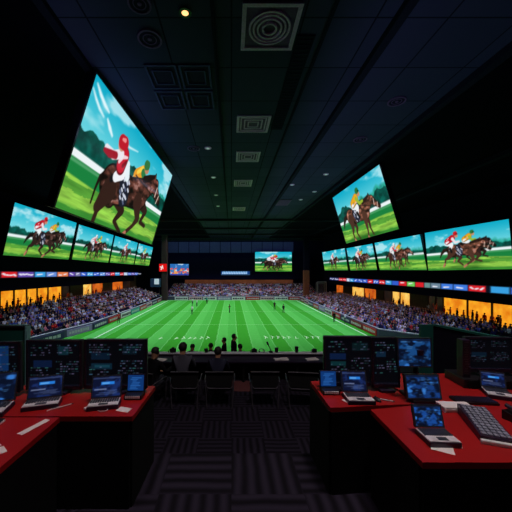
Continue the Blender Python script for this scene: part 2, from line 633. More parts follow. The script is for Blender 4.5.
def race(nu, nv, A, seed, horses, rail=0.42, tall=0.2, gather=0.0, streaks=False):
    P = Pic(nu, nv, A, seed)
    x, y = P.x, P.y
    t = np.clip((y - .45) / .55, 0, 1)[..., None]
    P.c = np.array((.56, .90, .92)) * (1 - t) + np.array((.05, .66, .78)) * t
    cl = P.noise(2.2, 5, 4)
    P.put(np.clip((cl - .55) * 5, 0, .7) * np.clip((y - .5) * 4, 0, 1), (.86, .96, .98))
    if streaks:
        for pts, rs in (([(.05, .955), (.12, .915), (.20, .885), (.27, .87)], (.008, .017, .017, .008)), ([(.02, .90), (.08, .86), (.15, .825), (.22, .805)], (.006, .012, .013, .006)),
                        ([(.28, .815), (.34, .775), (.40, .74)], (.010, .020, .012)), ([(.55, .80), (.72, .79), (.9, .83)], (.004, .010, .004))):
            P.stroke(pts, rs, (.88, .97, .99), 2.0)
    # tree line
    h = rail + tall * (.55 + .75 * P.noise(3.2, .01, 3)) + .05 * (P.noise(16, 16, 2) - .5)
    tr = P.noise(12, 12, 3)[..., None]
    P.put(P.soft(y - h - .05, 3) * (x > A * .55), np.array((.16, .62, .55)) * (0.7 + .6 * tr))
    P.put(P.soft(y - h), np.array((.03, .30, .26)) * (0.45 + 1.1 * tr))
    # far turf, rail, near turf
    P.put(P.soft(y - rail), (.10, .50, .24))
    rl = rail + .02 * (x / A) - .01
    P.put(P.soft(np.abs(y - rl) - .028), (.93, .96, .97))
    P.put(P.soft(np.abs(y - rl + .05) - .012), (.30, .62, .40))
    gn = P.noise(5, 40, 3)
    nr = y < rail - .17
    gl = np.array((.54, .76, .28)) * (.72 + .55 * gn)[..., None]
    edge = P.soft(y - (rail - .16 - .02 * np.sin(3 * x)))
    P.put(edge, (0, 0, 0))
    P.c += gl * edge[..., None]
    band = (np.sin((y * 34 + 2.2 * gn)) > .35) * edge
    P.put(band * .5, (.13, .47, .15))
    P.put(P.soft(y - .05, 3) * .6, (.16, .50, .18))
    for (hx, hy, s, coat, top, sl, cp, jx, jy) in horses:
        P.put(P.soft(np.hypot((x - hx) / (.6 * s), (y - (hy - .47 * s)) / (.06 * s)) * .05 - .05, 2) * .5, (.10, .30, .08))
        horse(P, hx, hy, s, coat, gather)
        jockey(P, hx + jx * s, hy + jy * s, s * .95, top, sl, cp)
    return P


def pic_mesh(name, quad, P, off, m, parent):
    """lit picture stretched over a flat rectangle (corners TL, TR, BR, BL)"""
    tl, tr, br_, bl = [np.array(q, float) for q in quad]
    nrm = np.cross(br_ - bl, tl - bl)
    nrm /= np.linalg.norm(nrm)
    u = np.linspace(0, 1, P.nu + 1)[None, :, None]
    v = np.linspace(0, 1, P.nv + 1)[:, None, None]
    V = (bl * (1 - u) + br_ * u) * (1 - v) + (tl * (1 - u) + tr * u) * v + nrm * off
    n1, n2 = P.nu + 1, P.nv + 1
    idx = np.arange(n1 * n2).reshape(n2, n1)
    F = np.stack([idx[:-1, :-1], idx[:-1, 1:], idx[1:, 1:], idx[1:, :-1]], -1).reshape(-1, 4)
    me = bpy.data.meshes.new(name)
    me.vertices.add(n1 * n2)
    me.vertices.foreach_set('co', V.reshape(-1).astype(np.float32))
    me.loops.add(F.size)
    me.loops.foreach_set('vertex_index', F.reshape(-1).astype(np.int32))
    me.polygons.add(len(F))
    me.polygons.foreach_set('loop_start', np.arange(0, F.size, 4, dtype=np.int32))
    me.update(calc_edges=True)
    c = np.clip(P.c, 0, 1).reshape(-1, 3)
    c = np.where(c <= .04045, c / 12.92, ((c + .055) / 1.055) ** 2.4)
    a = me.attributes.new('pic', 'FLOAT_COLOR', 'POINT')
    a.data.foreach_set('color', np.concatenate([c, np.ones((len(c), 1))], 1).reshape(-1).astype(np.float32))
    me.materials.append(m)
    return link(name, me, parent)


def rigid(quad):
    """nearest true rectangle to four corners"""
    q = [Vector(p) for p in quad]
    c = sum(q, Vector()) / 4
    ex = ((q[1] - q[0]) + (q[2] - q[3])) / 2
    ey = ((q[0] - q[3]) + (q[1] - q[2])) / 2
    W, H = ex.length, ey.length
    ex.normalize()
    ey = (ey - ex * ey.dot(ex)).normalized()
    return c, ex, ey, ex.cross(ey), W, H


def display(name, quad, P, label, group, thick=0.35, border=0.12, arms=None, cat='screen', m=None, exact=False):
    """a big LED screen: casing, bezel, picture, arms to what carries it"""
    c, ex, ey, n, W, H = rigid(quad)
    t = empty(name, c - ey * H / 2, 0, label, cat, group)
    inv = Matrix.Translation(-t.location)
    A, B = ex * W / 2 * .99, ey * H / 2
    if exact:
        rq = [Vector(p) for p in quad]
    else:
        rq = [c - A + B, c + A + B, c + A - B, c - A - B]
    loc = lambda v: inv @ v
    back = MB()
    o = 0.6 * border
    big = [p + (p - c).normalized() * o for p in rq]
    back.prism([loc(p - n * 0.03) for p in big], -n * thick)
    back.build('casing', M_PLASTIC, t)
    bz = MB()
    for i in range(4):
        a0, a1 = rq[i], rq[(i + 1) % 4]
        b0, b1 = big[i], big[(i + 1) % 4]
        bz.prism([loc(a0 - n * .03), loc(a1 - n * .03), loc(b1 - n * .03), loc(b0 - n * .03)], n * 0.07)
    bz.build('bezel', M_PLASTIC2, t)
    pic_mesh('picture', [loc(p) for p in rq], P, 0.0, m or M_PIC, t)
    if arms:
        for (pa, pb) in arms:
            MB().tube([loc(Vector(pa)), loc(Vector(pb))], 0.06).build('hanger', M_PLASTIC2, t)
    return t


BAY, DBAY, CHEST = (.46, .27, .22), (.34, .22, .20), (.58, .36, .28)
RW = ((.78, .08, .16), (.92, .88, .90), (.80, .10, .14))
YL = ((.92, .66, .12), (.60, .72, .20), (.16, .45, .22))
WH = ((.92, .90, .92), (.80, .15, .20), (.93, .93, .95))
GR = ((.30, .65, .30), (.90, .90, .40), (.85, .80, .20))


def H(x, y, s, coat, j, jx=-.14, jy=.215):
    return (x, y, s, coat) + j + (jx, jy)


QUADS = dict(
    bigL=[(-6.4, 13.7, 12.55), (-5.47, 26.8, 11.8), (-7.3, 26.62, 5.5), (-8.27, 13.42, 6.12)],
    L1=[(-25.41, 34.0, 11.0), (-26.21, 49.08, 10.92), (-27.53, 49.13, 4.74), (-26.71, 33.72, 4.81)],
    L2=[(-25.99, 49.4, 10.73), (-25.59, 62.93, 10.4), (-26.73, 63.03, 4.47), (-27.16, 49.2, 4.76)],
    L3=[(-25.39, 63.2, 10.34), (-25.19, 78.12, 10.03), (-26.32, 77.88, 4.24), (-26.53, 63.11, 4.5)],
    L4=[(-25.12, 78.6, 9.97), (-24.39, 90.09, 9.67), (-25.6, 90.0, 3.98), (-26.33, 78.73, 4.25)],
    R1=[(24.96, 79.8, 7.54), (25.44, 65.17, 7.75), (26.15, 64.92, 2.79), (25.64, 79.87, 2.67)],
    R2=[(26.22, 66.0, 7.72), (27.06, 55.74, 8.01), (27.99, 55.45, 2.92), (27.08, 66.16, 2.78)],
    R3=[(26.74, 54.3, 7.98), (26.72, 41.01, 8.05), (27.7, 40.97, 3.02), (27.72, 54.21, 2.93)],
    R4=[(27.16, 41.0, 8.16), (29.22, 30.21, 8.52), (29.62, 30.63, 3.14), (27.69, 40.65, 3.02)],
    bigR=[(12.77, 36.67, 12.14), (13.22, 25.79, 12.56), (14.89, 25.75, 6.77), (14.44, 36.47, 6.38)],
)
big = race(270, 140, 2.0, 5, [], rail=.43, tall=.22, streaks=True)
# second rider, mostly hidden behind the near horse
big.stroke([(1.00, .55), (1.06, .60)], [.07, .06], (.90, .93, .90))
big.stroke([(1.03, .62), (1.13, .70)], [.085, .075], (.92, .62, .14))
big.stroke([(1.02, .66), (1.10, .73)], [.02, .03], (.96, .82, .30))
big.stroke([(1.14, .70), (1.24, .64), (1.32, .66)], [.045, .04, .03], (.18, .48, .26))
big.stroke([(1.20, .765), (1.22, .76)], [.048, .045], (.74, .52, .40))
big.stroke([(1.17, .80), (1.21, .81)], [.055, .05], (.20, .46, .24))
big.stroke([(1.34, .70), (1.44, .74), (1.50, .66)], [.05, .04, .03], (.30, .36, .30))
horse(big, .96, .435, 1.10, (.40, .23, .19), .0, True, math.radians(9), .35, .10)
# near rider standing in the stirrups, seen from behind
big.stroke([(0.580, 0.421), (0.640, 0.491)], [.03, .04], (.08, .07, .09))
big.stroke([(0.840, 0.535), (0.780, 0.632), (0.700, 0.650)], [.045, .05, .04], (.90, .95, .97))
big.stroke([(0.640, 0.465), (0.720, 0.535), (0.680, 0.588)], [.05, .075, .07], (.94, .95, .97))
big.stroke([(0.670, 0.579), (0.680, 0.685)], [.082, .088], (.42, .05, .10))
big.stroke([(0.670, 0.588), (0.680, 0.685)], [.070, .078], (.78, .10, .18))
big.stroke([(0.620, 0.606), (0.660, 0.667), (0.740, 0.694)], [.018, .022, .012], (.95, .82, .85))
big.stroke([(0.700, 0.597), (0.740, 0.650)], [.02, .016], (.50, .05, .10))
big.stroke([(0.620, 0.676), (0.500, 0.615), (0.380, 0.623)], [.048, .042, .034], (.93, .90, .93))
big.stroke([(0.540, 0.628), (0.440, 0.601), (0.360, 0.597)], [.034, .036, .02], (.62, .08, .15))
big.stroke([(0.580, 0.747), (0.590, 0.742)], [.055, .05], (.80, .58, .48))
big.stroke([(0.580, 0.777), (0.630, 0.782)], [.066, .066], (.74, .10, .16))
big.stroke([(0.580, 0.799), (0.620, 0.808)], [.014, .02], (.95, .55, .55))
display('led_screen', QUADS['bigL'], big, 'largest LED screen, hung near the ceiling, red-capped jockey on a galloping bay horse', 'racing screens in the hall',
        arms=[((-6.4, 15.5, 12.2), (-6.6, 15.5, 12.8)), ((-5.9, 25.0, 11.8), (-6.1, 25.0, 12.8))], border=.2)
bigr = race(150, 90, 1.8, 12, [H(.80, .46, .92, CHEST, YL, .0, .19)], rail=.42, tall=.26, gather=.8)
display('led_screen', QUADS['bigR'], bigr, 'tilted LED screen hung alone above the right row, yellow jockey on an upright horse', 'racing screens in the hall',
        arms=[((13.3, 34, 12.2), (13.4, 34, 12.8)), ((13.4, 28, 12.3), (13.5, 28, 12.8))], border=.15)
specs = [
    ('L1', 'leftmost wide screen of the left row, galloping horse with red jockey', 2.4, 21, [H(1.5, .50, .74, DBAY, YL, -.12, .22), H(1.18, .44, .92, DBAY, RW, -.32, .22)], 0.0, .40),
    ('L2', 'second screen of the left row, white-clad jockeys on a bunched pair of horses', 2.2, 22, [H(1.35, .50, .70, DBAY, GR), H(1.05, .45, .80, DBAY, WH)], .5, .45),
    ('L3', 'third screen of the left row, white-clad jockey on a single horse', 2.4, 23, [H(1.25, .46, .80, BAY, WH)], .6, .44),
    ('L4', 'smallest screen at the pitch end of the left row, beside the brown pillar', 2.0, 24, [H(1.0, .46, .80, BAY, GR)], .6, .44),
    ('R1', 'smallest screen at the pitch end of the right row', 2.9, 31, [H(1.4, .46, .84, BAY, WH)], .7, .42),
    ('R2', 'second screen from the pitch in the right row, pale jockeys on a brown horse', 2.1, 32, [H(1.2, .50, .70, CHEST, YL), H(.95, .46, .86, DBAY, WH)], .6, .44),
    ('R3', 'third screen from the pitch in the right row, yellow and pale jockeys riding close', 2.55, 33, [H(1.5, .50, .74, BAY, YL), H(1.15, .46, .84, BAY, WH)], .5, .46),
    ('R4', 'widest screen of the right row, red and yellow jockeys on a stretched-out horse', 2.2, 34, [H(1.30, .52, .74, DBAY, YL, -.10, .22), H(1.08, .47, .88, CHEST, RW, -.36, .22)], 0.0, .42),
]
for (k, lab, A, sd, hs, ga, rl) in specs:
    n_u = 150 if k in ('L1', 'R4') else 100
    P = race(n_u, int(n_u / A), A, sd, hs, rail=rl, tall=.17, gather=ga)
    c, ex, ey, n, W_, H_ = rigid(QUADS[k])
    sg = -1 if k[0] == 'L' else 1
    arms = []
    for f in (-.3, .3):
        p = c + ex * W_ * f + ey * H_ * .25 - n * .3
        arms.append((p, (p.x + sg * 2.6, p.y, p.z)))
    display('led_screen', QUADS[k], P, lab, 'racing screens in the hall', border=.14, arms=arms, thick=.25)


# ------------------------------------------------------------------ fascias and ribbon boards
def fascia(name, pts):
    """pts: plan line (x, y, bottom z), thickened outward"""
    b = MB()
    sg = -1 if pts[0][0] < 0 else 1
    A, B = pts
    b.prism([(A[0], A[1], A[2]), (B[0], B[1], B[2]), (B[0], B[1], CEIL - .1), (A[0], A[1], CEIL - .1)], (sg * .5, 0, 0))
    return tag(b.build(name, M_WALL), kind='structure')


fascia('wall_fascia_left', ((-28.35, 24, .6), (-27.65, 92, -.45)))
fascia('wall_fascia_right', ((31.2, 24, -.75), (26.9, 84, -1.2)))


def ribbon_pic(A, seed, cols, n):
    P = Pic(int(n * 14), 12, A, seed, (.02, .03, .07))
    x = A * .004
    i = 0
    for (w, c, txt) in cols:
        P.rect(x, .10, x + w - .06 * w, .90, c)
        for k in range(txt):
            u = x + w * (.08 + .84 * (k + .2) / max(txt, 1))
            P.stroke([(u, .35 + .3 * P.r.rand()), (u + w * .35 / max(txt, 1), .3 + .4 * P.r.rand())], [.10, .08], (.92, .92, .96))
        x += w
    return P


R_, B_, C_, P_, O_, W_c, G_, N_ = (.85, .12, .16), (.20, .36, .80), (.22, .62, .88), (.38, .28, .66), (.90, .48, .30), (.72, .80, .92), (.45, .80, .35), (.03, .05, .12)


def ribbon(quad, cols, seed, label):
    tot = sum(c[0] for c in cols)
    P = ribbon_pic(tot, seed, cols, len(cols))
    return display('ribbon_board', quad, P, label, 'lit ribbon boards', thick=.2, border=.08, cat='ribbon display')


ribbon([(-27.95, 31, 3.0), (-27.35, 88, 1.98), (-27.35, 88, 1.1), (-27.95, 31, 2.12)],
       [(1.6, N_, 4), (1.2, R_, 4), (1.4, P_, 5), (1.1, C_, 1), (1.2, (.4, .55, .85), 1), (1.4, O_, 2), (.9, P_, 1), (.8, (.45, .45, .65), 1), (1.0, B_, 1), (1.1, C_, 2), (1.2, B_, 2), (1.2, (.35, .55, .85), 2),
        (1.1, P_, 2), (1.1, R_, 2), (1.3, C_, 2), (1.1, R_, 2), (1.2, W_c, 1), (1.2, B_, 3), (1.2, P_, 3), (1.2, B_, 3), (1.3, N_, 4)], 41,
       'long lit ribbon of blue and red adverts under the left row of screens')
ribbon([(26.95, 80, .82), (30.45, 30, 1.28), (30.45, 30, .38), (26.95, 80, -.08)],
       [(1.9, (.10, .14, .40), 5), (1.6, (.10, .14, .40), 5), (1.4, R_, 2), (1.2, R_, 2), (1.0, W_c, 1), (1.2, C_, 1), (1.2, B_, 1), (1.2, B_, 2), (1.2, B_, 1), (1.3, R_, 1), (1.2, B_, 2), (1.3, R_, 2), (1.2, C_, 1), (1.2, B_, 0), (1.3, R_, 1), (1.2, G_, 1), (1.2, R_, 0),
        (.8, (.40, .55, .55), 0), (1.2, (.42, .52, .60), 1), (1.3, (.25, .48, .88), 1), (1.4, (.25, .48, .88), 1), (1.5, R_, 3), (.3, N_, 0), (1.4, C_, 0), (.9, B_, 1)], 42,
       'long lit ribbon of red and blue adverts under the right row of screens')

# ------------------------------------------------------------------ far end
M_CLAD = mat('blue_cladding', (110, 96, 170), 0.6, var=0.1, scale=2)
b = MB()
for k in range(12):
    b.box((-19.5 + 3.5 * k, 96.9, 10.2), (3.3, .2, 3.6), bev=.05)
tag(b.build('wall_far_cladding', M_CLAD), kind='structure')
b = MB()
for z in (11.9, 12.5):
    b.box((1, 90, z), (56, .25, .18))
for k in range(28):
    x = -26 + 2 * k
    b.tube([(x, 90, 11.9), (x + 1, 90, 12.5), (x + 2, 90, 11.9)], .05, 6)
tag(b.build('beam', mat('truss_steel', (54, 62, 78), .5, .3)), kind='structure')
b = MB()
for k in range(4):
    b.box((1, 92 - 12 * k, 12.55), (52, .3, .4))
tag(b.build('beam', M_PLASTIC), kind='structure')
for k, (x, y, w, m, z1) in enumerate(((-18.6, 80.8, 1.5, mat('plum_column', (62, 40, 44), .7), CEIL), (20.9, 81.2, 1.5, mat('rust_column', (118, 52, 30), .7, var=.3, scale=2), 2.6), (20.9, 81.2, 1.3, M_WALL, CEIL))):
    b = MB()
    b.box((x, y, (PZ + z1) / 2), (w, w, z1 - PZ), bev=.08)
    tag(b.build('pillar_%d' % (k + 1), m), kind='structure')

FQ = lambda x0, x1, z0, z1, y: [(x0, y, z1), (x1, y, z1), (x1, y, z0), (x0, y, z0)]
P = race(110, 58, 1.87, 51, [H(.98, .50, .72, DBAY, GR), H(.86, .45, .80, DBAY, WH), H(1.05, .43, .78, DBAY, RW)], rail=.46, gather=.3)
display('led_screen', FQ(7.66, 19.7, 2.16, 8.55, 94.5), P, 'upright screen on the far wall, three horses racing in a bunch', 'racing screens in the hall', border=.25)
P = Pic(60, 36, 1.6, 61, (.16, .42, .72))
n = P.noise(4, 5, 3)
P.put((n - .5) * 6, (.75, .85, .95))
P.put((P.noise(6, 7, 3) - .55) * 9 * (P.y < .65), (.88, .30, .25))
P.put((P.noise(8, 7, 2) - .62) * 9 * (P.y < .6), (.93, .62, .30))
P.rect(0, 0, 1.6, .12, (.10, .22, .66))
display('led_screen', FQ(-20, -13.9, .95, 4.6, 94.5), P, 'small colourful blue and red screen on the far wall beside the brown pillar', 'racing screens in the hall', border=.15)
P = Pic(90, 14, 6.4, 62, (.02, .05, .12))
P.rect(.2, .12, 6.2, .80, (.10, .30, .62), .8)
for k in range(15):
    x = .5 + 5.3 * k / 15
    P.stroke([(x, .35), (x + .1, .68)], [.12, .10], (.75, .88, .98))
    P.stroke([(x + .12, .62), (x + .2, .36)], [.10, .08], (.45, .68, .92))
P.rect(.2, .02, 6.2, .08, (.5, .7, .9))
display('led_screen', FQ(-3.7, 6.3, 1.0, 2.5, 94.6), P, 'low wide blue lettered sign on the far wall', 'racing screens in the hall', border=.1, cat='sign')
P = Pic(26, 26, 1, 63, (.85, .06, .06))
P.stroke([(.25, .25), (.42, .75), (.5, .35)], [.07, .06, .05], (.95, .92, .92))
P.stroke([(.15, .6), (.3, .55)], [.07, .05], (.95, .92, .92))
display('lit_sign', FQ(-19.9, -17.75, 2.35, 4.45, 79.75), P, 'small red square lit sign hung on the brown pillar', None, border=.08, thick=.3, cat='sign', arms=[((-18.7, 80.2, 3.4), (-18.7, 79.9, 3.4))])
b = MB()
b.box((-20.8, 79.6, -.75), (2.6, 1.6, 2.4), bev=.06)
t = empty('kiosk_box', (-20.8, 79.6, -1.95), 0, 'small white-faced blue box above the far corner of the left stand', 'sign box')
b = MB().box((0, 0, 1.2), (2.6, 1.4, 2.3), bev=.06)
b.build('body', mat('blue_box', (40, 78, 120), .5), t)
b = MB().box((.45, -.73, 1.55), (1.3, .06, 1.5), bev=.02)
b.build('face_panel', mat('lit_white_panel', (190, 205, 215), .5, emit=.6), t)
b = MB().tube([(-1, 0, .1), (-1, 0, -3.5)], .08).tube([(1, 0, .1), (1, 0, -3.5)], .08)
b.build('post', M_PLASTIC2, t)
t = empty('training_goal', (25.4, 81.5, -3.6), 0, 'pale boxy frame standing at the far right corner beside the rust-coloured pillar', 'frame')
b = MB()
for x in (-1.2, 1.2):
    b.tube([(x, 0, -.9), (x, 0, 3)], .12).tube([(x, 0, 3), (x, 1.4, 2.6), (x, 1.4, -.9)], .08)
b.tube([(-1.2, 0, 3), (1.2, 0, 3)], .12).tube([(-1.2, 1.4, 2.6), (1.2, 1.4, 2.6)], .08)
b.build('frame', mat('grey_frame', (140, 138, 146), .6), t)
b = MB()
for k in range(9):
    b.tube([(-1.2 + .3 * k, 1.4, 2.6), (-1.2 + .3 * k, 1.4, -.9)], .015, 4)
for k in range(11):
    b.tube([(-1.2, 1.4, -.8 + .33 * k), (1.2, 1.4, -.8 + .33 * k)], .015, 4)
b.build('net', M_RAIL, t)

# ------------------------------------------------------------------ stands
XwL = lambda y: -36.0 + .1 * y          # suite wall behind the left stand
XwR = lambda y: 35.1 - .067 * y
BL = [(-31, 24), (-23, 32.5), (-20.3, 42), (-19.3, 60), (-19.2, 80)]
BR = [(31, 28.5), (23, 34), (19.3, 37.8), (19, 60), (19, 80.4)]
BF = [(-19.2, 81.6), (26, 81.6)]


def interp(poly, y):
    for (x0, y0), (x1, y1) in zip(poly, poly[1:]):
        if y0 <= y <= y1:
            return x0 + (x1 - x0) * (y - y0) / (y1 - y0)
    return poly[0][0] if y < poly[0][1] else poly[-1][0]


ROWS = []     # (stand, row, x(y) or y, z)
TIER = .9
M_SEAT = mat('navy_tier', (34, 34, 60), .85, var=.2, scale=3)


def side_stand(side):
    b = MB()
    xw = XwL if side == 'left' else XwR
    bar = BL if side == 'left' else BR
    sg = 1 if side == 'left' else -1
    zb, rise, nmax = (-3.0, .26, 13) if side == 'left' else (-4.2, .125, 15)
    ys = np.arange(24, 81, 1.0)
    # concourse behind the back row
    b.prism([(xw(24) - sg * .2, 24, zb + .1), (xw(82) - sg * .2, 82, zb + .1), (xw(82) + sg * 1.5, 82, zb + .1), (xw(24) + sg * 1.5, 24, zb + .1)], (0, 0, PZ - zb - .1))
    for k in range(nmax):
        z = zb - rise * k
        f = lambda y, k=k: xw(y) + sg * (1.5 + TIER * k)
        ok = [y for y in ys if sg * (interp(bar, y) - f(y)) > TIER + .15]
        if not ok:
            continue
        y0, y1 = ok[0], ok[-1] + (1 if ok[-1] < 80 else 0)
        d = sg * TIER
        b.prism([(f(y0), y0, z), (f(y1), y1, z), (f(y1) + d, y1, z), (f(y0) + d, y0, z)], (0, 0, PZ - .02 - z))
        b.prism([(f(y0) + sg * .14, y0, z), (f(y1) + sg * .14, y1, z), (f(y1) + sg * .5, y1, z), (f(y0) + sg * .5, y0, z)], (0, 0, .36))   # bench
        ROWS.append((side, k, f, y0, y1, z, sg))
    tag(b.build('grandstand', M_SEAT), 'raked %s stand full of spectators under the amber suites' % side, None, None, 'structure')


side_stand('left')
side_stand('right')
b = MB()
for k in range(13):
    z = -5.45 + .22 * k
    b.box((3.5, 82.6 + .95 * k + .475, (z + PZ) / 2), (45.5, .95, z - PZ))
    b.box((3.5, 82.6 + .95 * k + .58, z + .18), (45.5, .36, .36))
    ROWS.append(('far', 12 - k, None, -19, 26, z, 82.6 + .95 * k))
b.box((3.5, 95.9, (-2.5 + PZ) / 2), (45.5, 1.2, -2.5 - PZ))
tag(b.build('grandstand', M_SEAT), 'raked far stand full of spectators behind the pitch', None, None, 'structure')
b = MB()
M_DIMAMBER = mat('dim_amber_panel', (110, 62, 42), .6, var=.35, scale=.5, emit=.45)
b.box((2.5, 96.7, -1.6), (36, .2, 1.9))
tag(b.build('wall_far_band', M_DIMAMBER), kind='structure')
b = MB().box((2, 95.75, 3.2), (48, 1.8, 7.1))
tag(b.build('wall_fascia_far', M_FARWALL), kind='structure')


def barrier(name, pts):
    b = MB()
    for (x0, y0), (x1, y1) in zip(pts, pts[1:]):
        d = Vector((x1 - x0, y1 - y0, 0)).normalized()
        n = Vector((-d.y, d.x, 0)) * .1
        b.prism([Vector((x0, y0, PZ)) - n, Vector((x1, y1, PZ)) - n, Vector((x1, y1, PZ)) + n, Vector((x0, y0, PZ)) + n], (0, 0, .95))
    w = tag(b.build(name, mat('barrier_blue', (70, 66, 104), .7)), kind='structure')
    b = MB().tube([(x, y, PZ + 1.08) for x, y in pts], .07)
    tag(b.build('handrail', M_RAIL, w), kind='structure')


barrier('wall_pitchside_left', BL)
barrier('wall_pitchside_right', BR)
barrier('wall_pitchside_far', BF)

# advertising boards leaning on the barriers
AD = [('red', (186, 40, 48)), ('pale pink', (210, 168, 190)), ('navy', (40, 44, 96)), ('white', (214, 214, 224)), ('teal', (50, 170, 170)), ('dark red', (130, 30, 40)), ('lilac', (150, 134, 190))]
board_i = 0


def ad_board(p0, p1, side_n, ci, label):
    cname, rgb = AD[ci]
    p0, p1 = Vector(p0), Vector(p1)
    L = (p1 - p0).length
    d = (p1 - p0).normalized()
    t = empty('advertising_board', ((p0.x + p1.x) / 2, (p0.y + p1.y) / 2, PZ), math.atan2(d.y, d.x), label % cname, 'advertising board', 'boards along the pitch barrier')
    s = side_n
    b = MB().box((0, s * .16, .45), (L * .96, .08, .88), bev=.02)
    b.build('panel', mat('board_' + cname.replace(' ', '_'), rgb, .6, var=.1), t)
    b = MB()
    r = random.Random(int(p0.x * 31 + p0.y * 17))
    u = -L * .4
    while u < L * .36:
        w = .25 + .3 * r.random()
        h = .25 + .2 * r.random()
        b.box((u + w / 2, s * .205, .45), (w, .012, h))
        u += w + .12
    b.build('lettering', M_RAIL if ci not in (1, 3) else M_SEAT, t)


places = ['first from the camera', 'second from the camera', 'third from the camera', 'fourth from the camera', 'fifth from the camera', 'sixth from the camera', 'seventh from the camera', 'eighth from the camera', 'ninth from the camera', 'tenth from the camera', 'nearest the far corner']
seqL, seqR, seqF = (2, 6, 2, 0, 3, 4, 0, 1, 2, 5), (0, 5, 2, 0, 3, 6, 0, 2, 1, 5), (3, 1, 3, 6, 3, 0, 1, 3, 0, 5)
for k in range(10):
    y0 = 33 + 4.6 * k
    ad_board((interp(BL, y0), y0, 0), (interp(BL, y0 + 4.4), y0 + 4.4, 0), -1, seqL[k], '%s advertising board on the left pitch barrier, ' + places[k])
    y0 = 38.2 + 4.1 * k
    ad_board((interp(BR, y0), y0, 0), (interp(BR, y0 + 4), y0 + 4, 0), 1, seqR[k], '%s advertising board on the right pitch barrier, ' + places[k])
    x0 = -16 + 4 * k
    if x0 < 17:
        ad_board((x0, 81.6, 0), (x0 + 3.9, 81.6, 0), -1, seqF[k], '%s advertising board below the far stand, ' + places[k].replace('from the camera', 'from the left pillar'))


# suites behind the side stands
def suite_mat(name, top, bot, e):
    m = bpy.data.materials.new(name)
    m.use_nodes = True
    nt = m.node_tree
    p = nt.nodes['Principled BSDF']
    tc = nt.nodes.new('ShaderNodeTexCoord')
    nz = nt.nodes.new('ShaderNodeTexNoise')
    nz.inputs['Scale'].default_value = .9
    nt.links.new(tc.outputs['Object'], nz.inputs['Vector'])
    rp = nt.nodes.new('ShaderNodeValToRGB')
    rp.color_ramp.elements[0].position = .3
    rp.color_ramp.elements[1].position = .7
    rp.color_ramp.elements[0].color = lin(*bot) + (1,)
    rp.color_ramp.elements[1].color = lin(*top) + (1,)
    nt.links.new(nz.outputs['Fac'], rp.inputs['Fac'])
    nt.links.new(rp.outputs['Color'], p.inputs['Base Color'])
    nt.links.new(rp.outputs['Color'], p.inputs['Emission Color'])
    p.inputs['Emission Strength'].default_value = e
    p.inputs['Roughness'].default_value = .3
    return m


M_AMBER = suite_mat('amber_lit_glass', (255, 176, 40), (226, 120, 14), 1.0)
M_YELLOW = suite_mat('yellow_lit_glass', (255, 214, 110), (236, 150, 40), 1.0)
M_ORANGE = suite_mat('orange_lit_glass', (240, 120, 30), (170, 62, 16), .9)
M_DUSK = suite_mat('dim_brown_glass', (70, 44, 30), (30, 20, 20), .4)
LIT = dict(a=M_AMBER, y=M_YELLOW, o=M_ORANGE, d=M_DUSK)
wn = 0


def suite_row(xw, sg, zf, bays, ztop):
    global wn
    y_a, y_b = bays[0][0], bays[-1][1]
    b = MB()
    b.prism([(xw(24) - sg * .3, 24, PZ), (xw(92) - sg * .3, 92, PZ), (xw(92) - sg * .3, 92, 3), (xw(24) - sg * .3, 24, 3)], (-sg * .3, 0, 0))
    tag(b.build('wall_suites', M_WALL), kind='structure')
    for (y0, y1, kind) in bays:
        ang = math.atan2(y1 - y0, xw(y1) - xw(y0))
        if kind == 'p':
            b = MB()
            b.prism([(xw(y0), y0, zf), (xw(y1), y1, zf), (xw(y1) - sg * .5, y1, zf), (xw(y0) - sg * .5, y0, zf)], (0, 0, ztop - zf))
            wn += 1
            tag(b.build('pillar_%d' % (wn + 3), M_BROWN), kind='structure')
            continue
        wn += 1
        b = MB()
        b.prism([(xw(y0) - sg * .12, y0 + .08, zf + .1), (xw(y1) - sg * .12, y1 - .08, zf + .1), (xw(y1) - sg * .12, y1 - .08, ztop), (xw(y0) - sg * .12, y0 + .08, ztop)], (-sg * .06, 0, 0))
        w = tag(b.build('window_%d' % wn, LIT[kind]), kind='structure')
        f = MB()
        for y in (y0 + .05, y1 - .05):
            f.box((xw(y) - sg * .05, y, (zf + ztop) / 2), (.14, .12, ztop - zf))
        f.prism([(xw(y0), y0, ztop - .1), (xw(y1), y1, ztop - .1), (xw(y1) - sg * .14, y1, ztop - .1), (xw(y0) - sg * .14, y0, ztop - .1)], (0, 0, .1))
        tag(f.build('window_frame', mat('bronze_frame', (70, 42, 24), .5, .3), w), kind='structure')


suite_row(XwL, 1, -2.9, [(38.2, 40.1, 'a'), (40.1, 42.4, 'a'), (42.4, 44.7, 'a'), (44.7, 46.8, 'a'), (46.8, 49.2, 'a'), (49.2, 52.6, 'a'), (52.6, 54.9, 'd'), (54.9, 58.8, 'p'), (58.8, 62, 'y'), (62, 66.4, 'o'), (66.4, 70.4, 'p'),
                         (70.4, 76, 'o'), (76, 80.5, 'd'), (80.5, 84, 'p')], .9)
suite_row(XwR, -1, -4.1, [(31.4, 33.8, 'd'), (33.8, 36.4, 'a'), (36.4, 39.9, 'a'), (39.9, 44.1, 'a'), (44.1, 45.6, 'd'), (45.6, 47.2, 'd'), (47.2, 51.4, 'p'), (51.4, 54.2, 'y'), (54.2, 56.6, 'y'), (56.6, 59.4, 'd'), (59.4, 62, 'p'),
                          (62, 67, 'o'), (67, 72.8, 'y'), (72.8, 77.6, 'p'), (77.6, 82, 'o')], -.4)


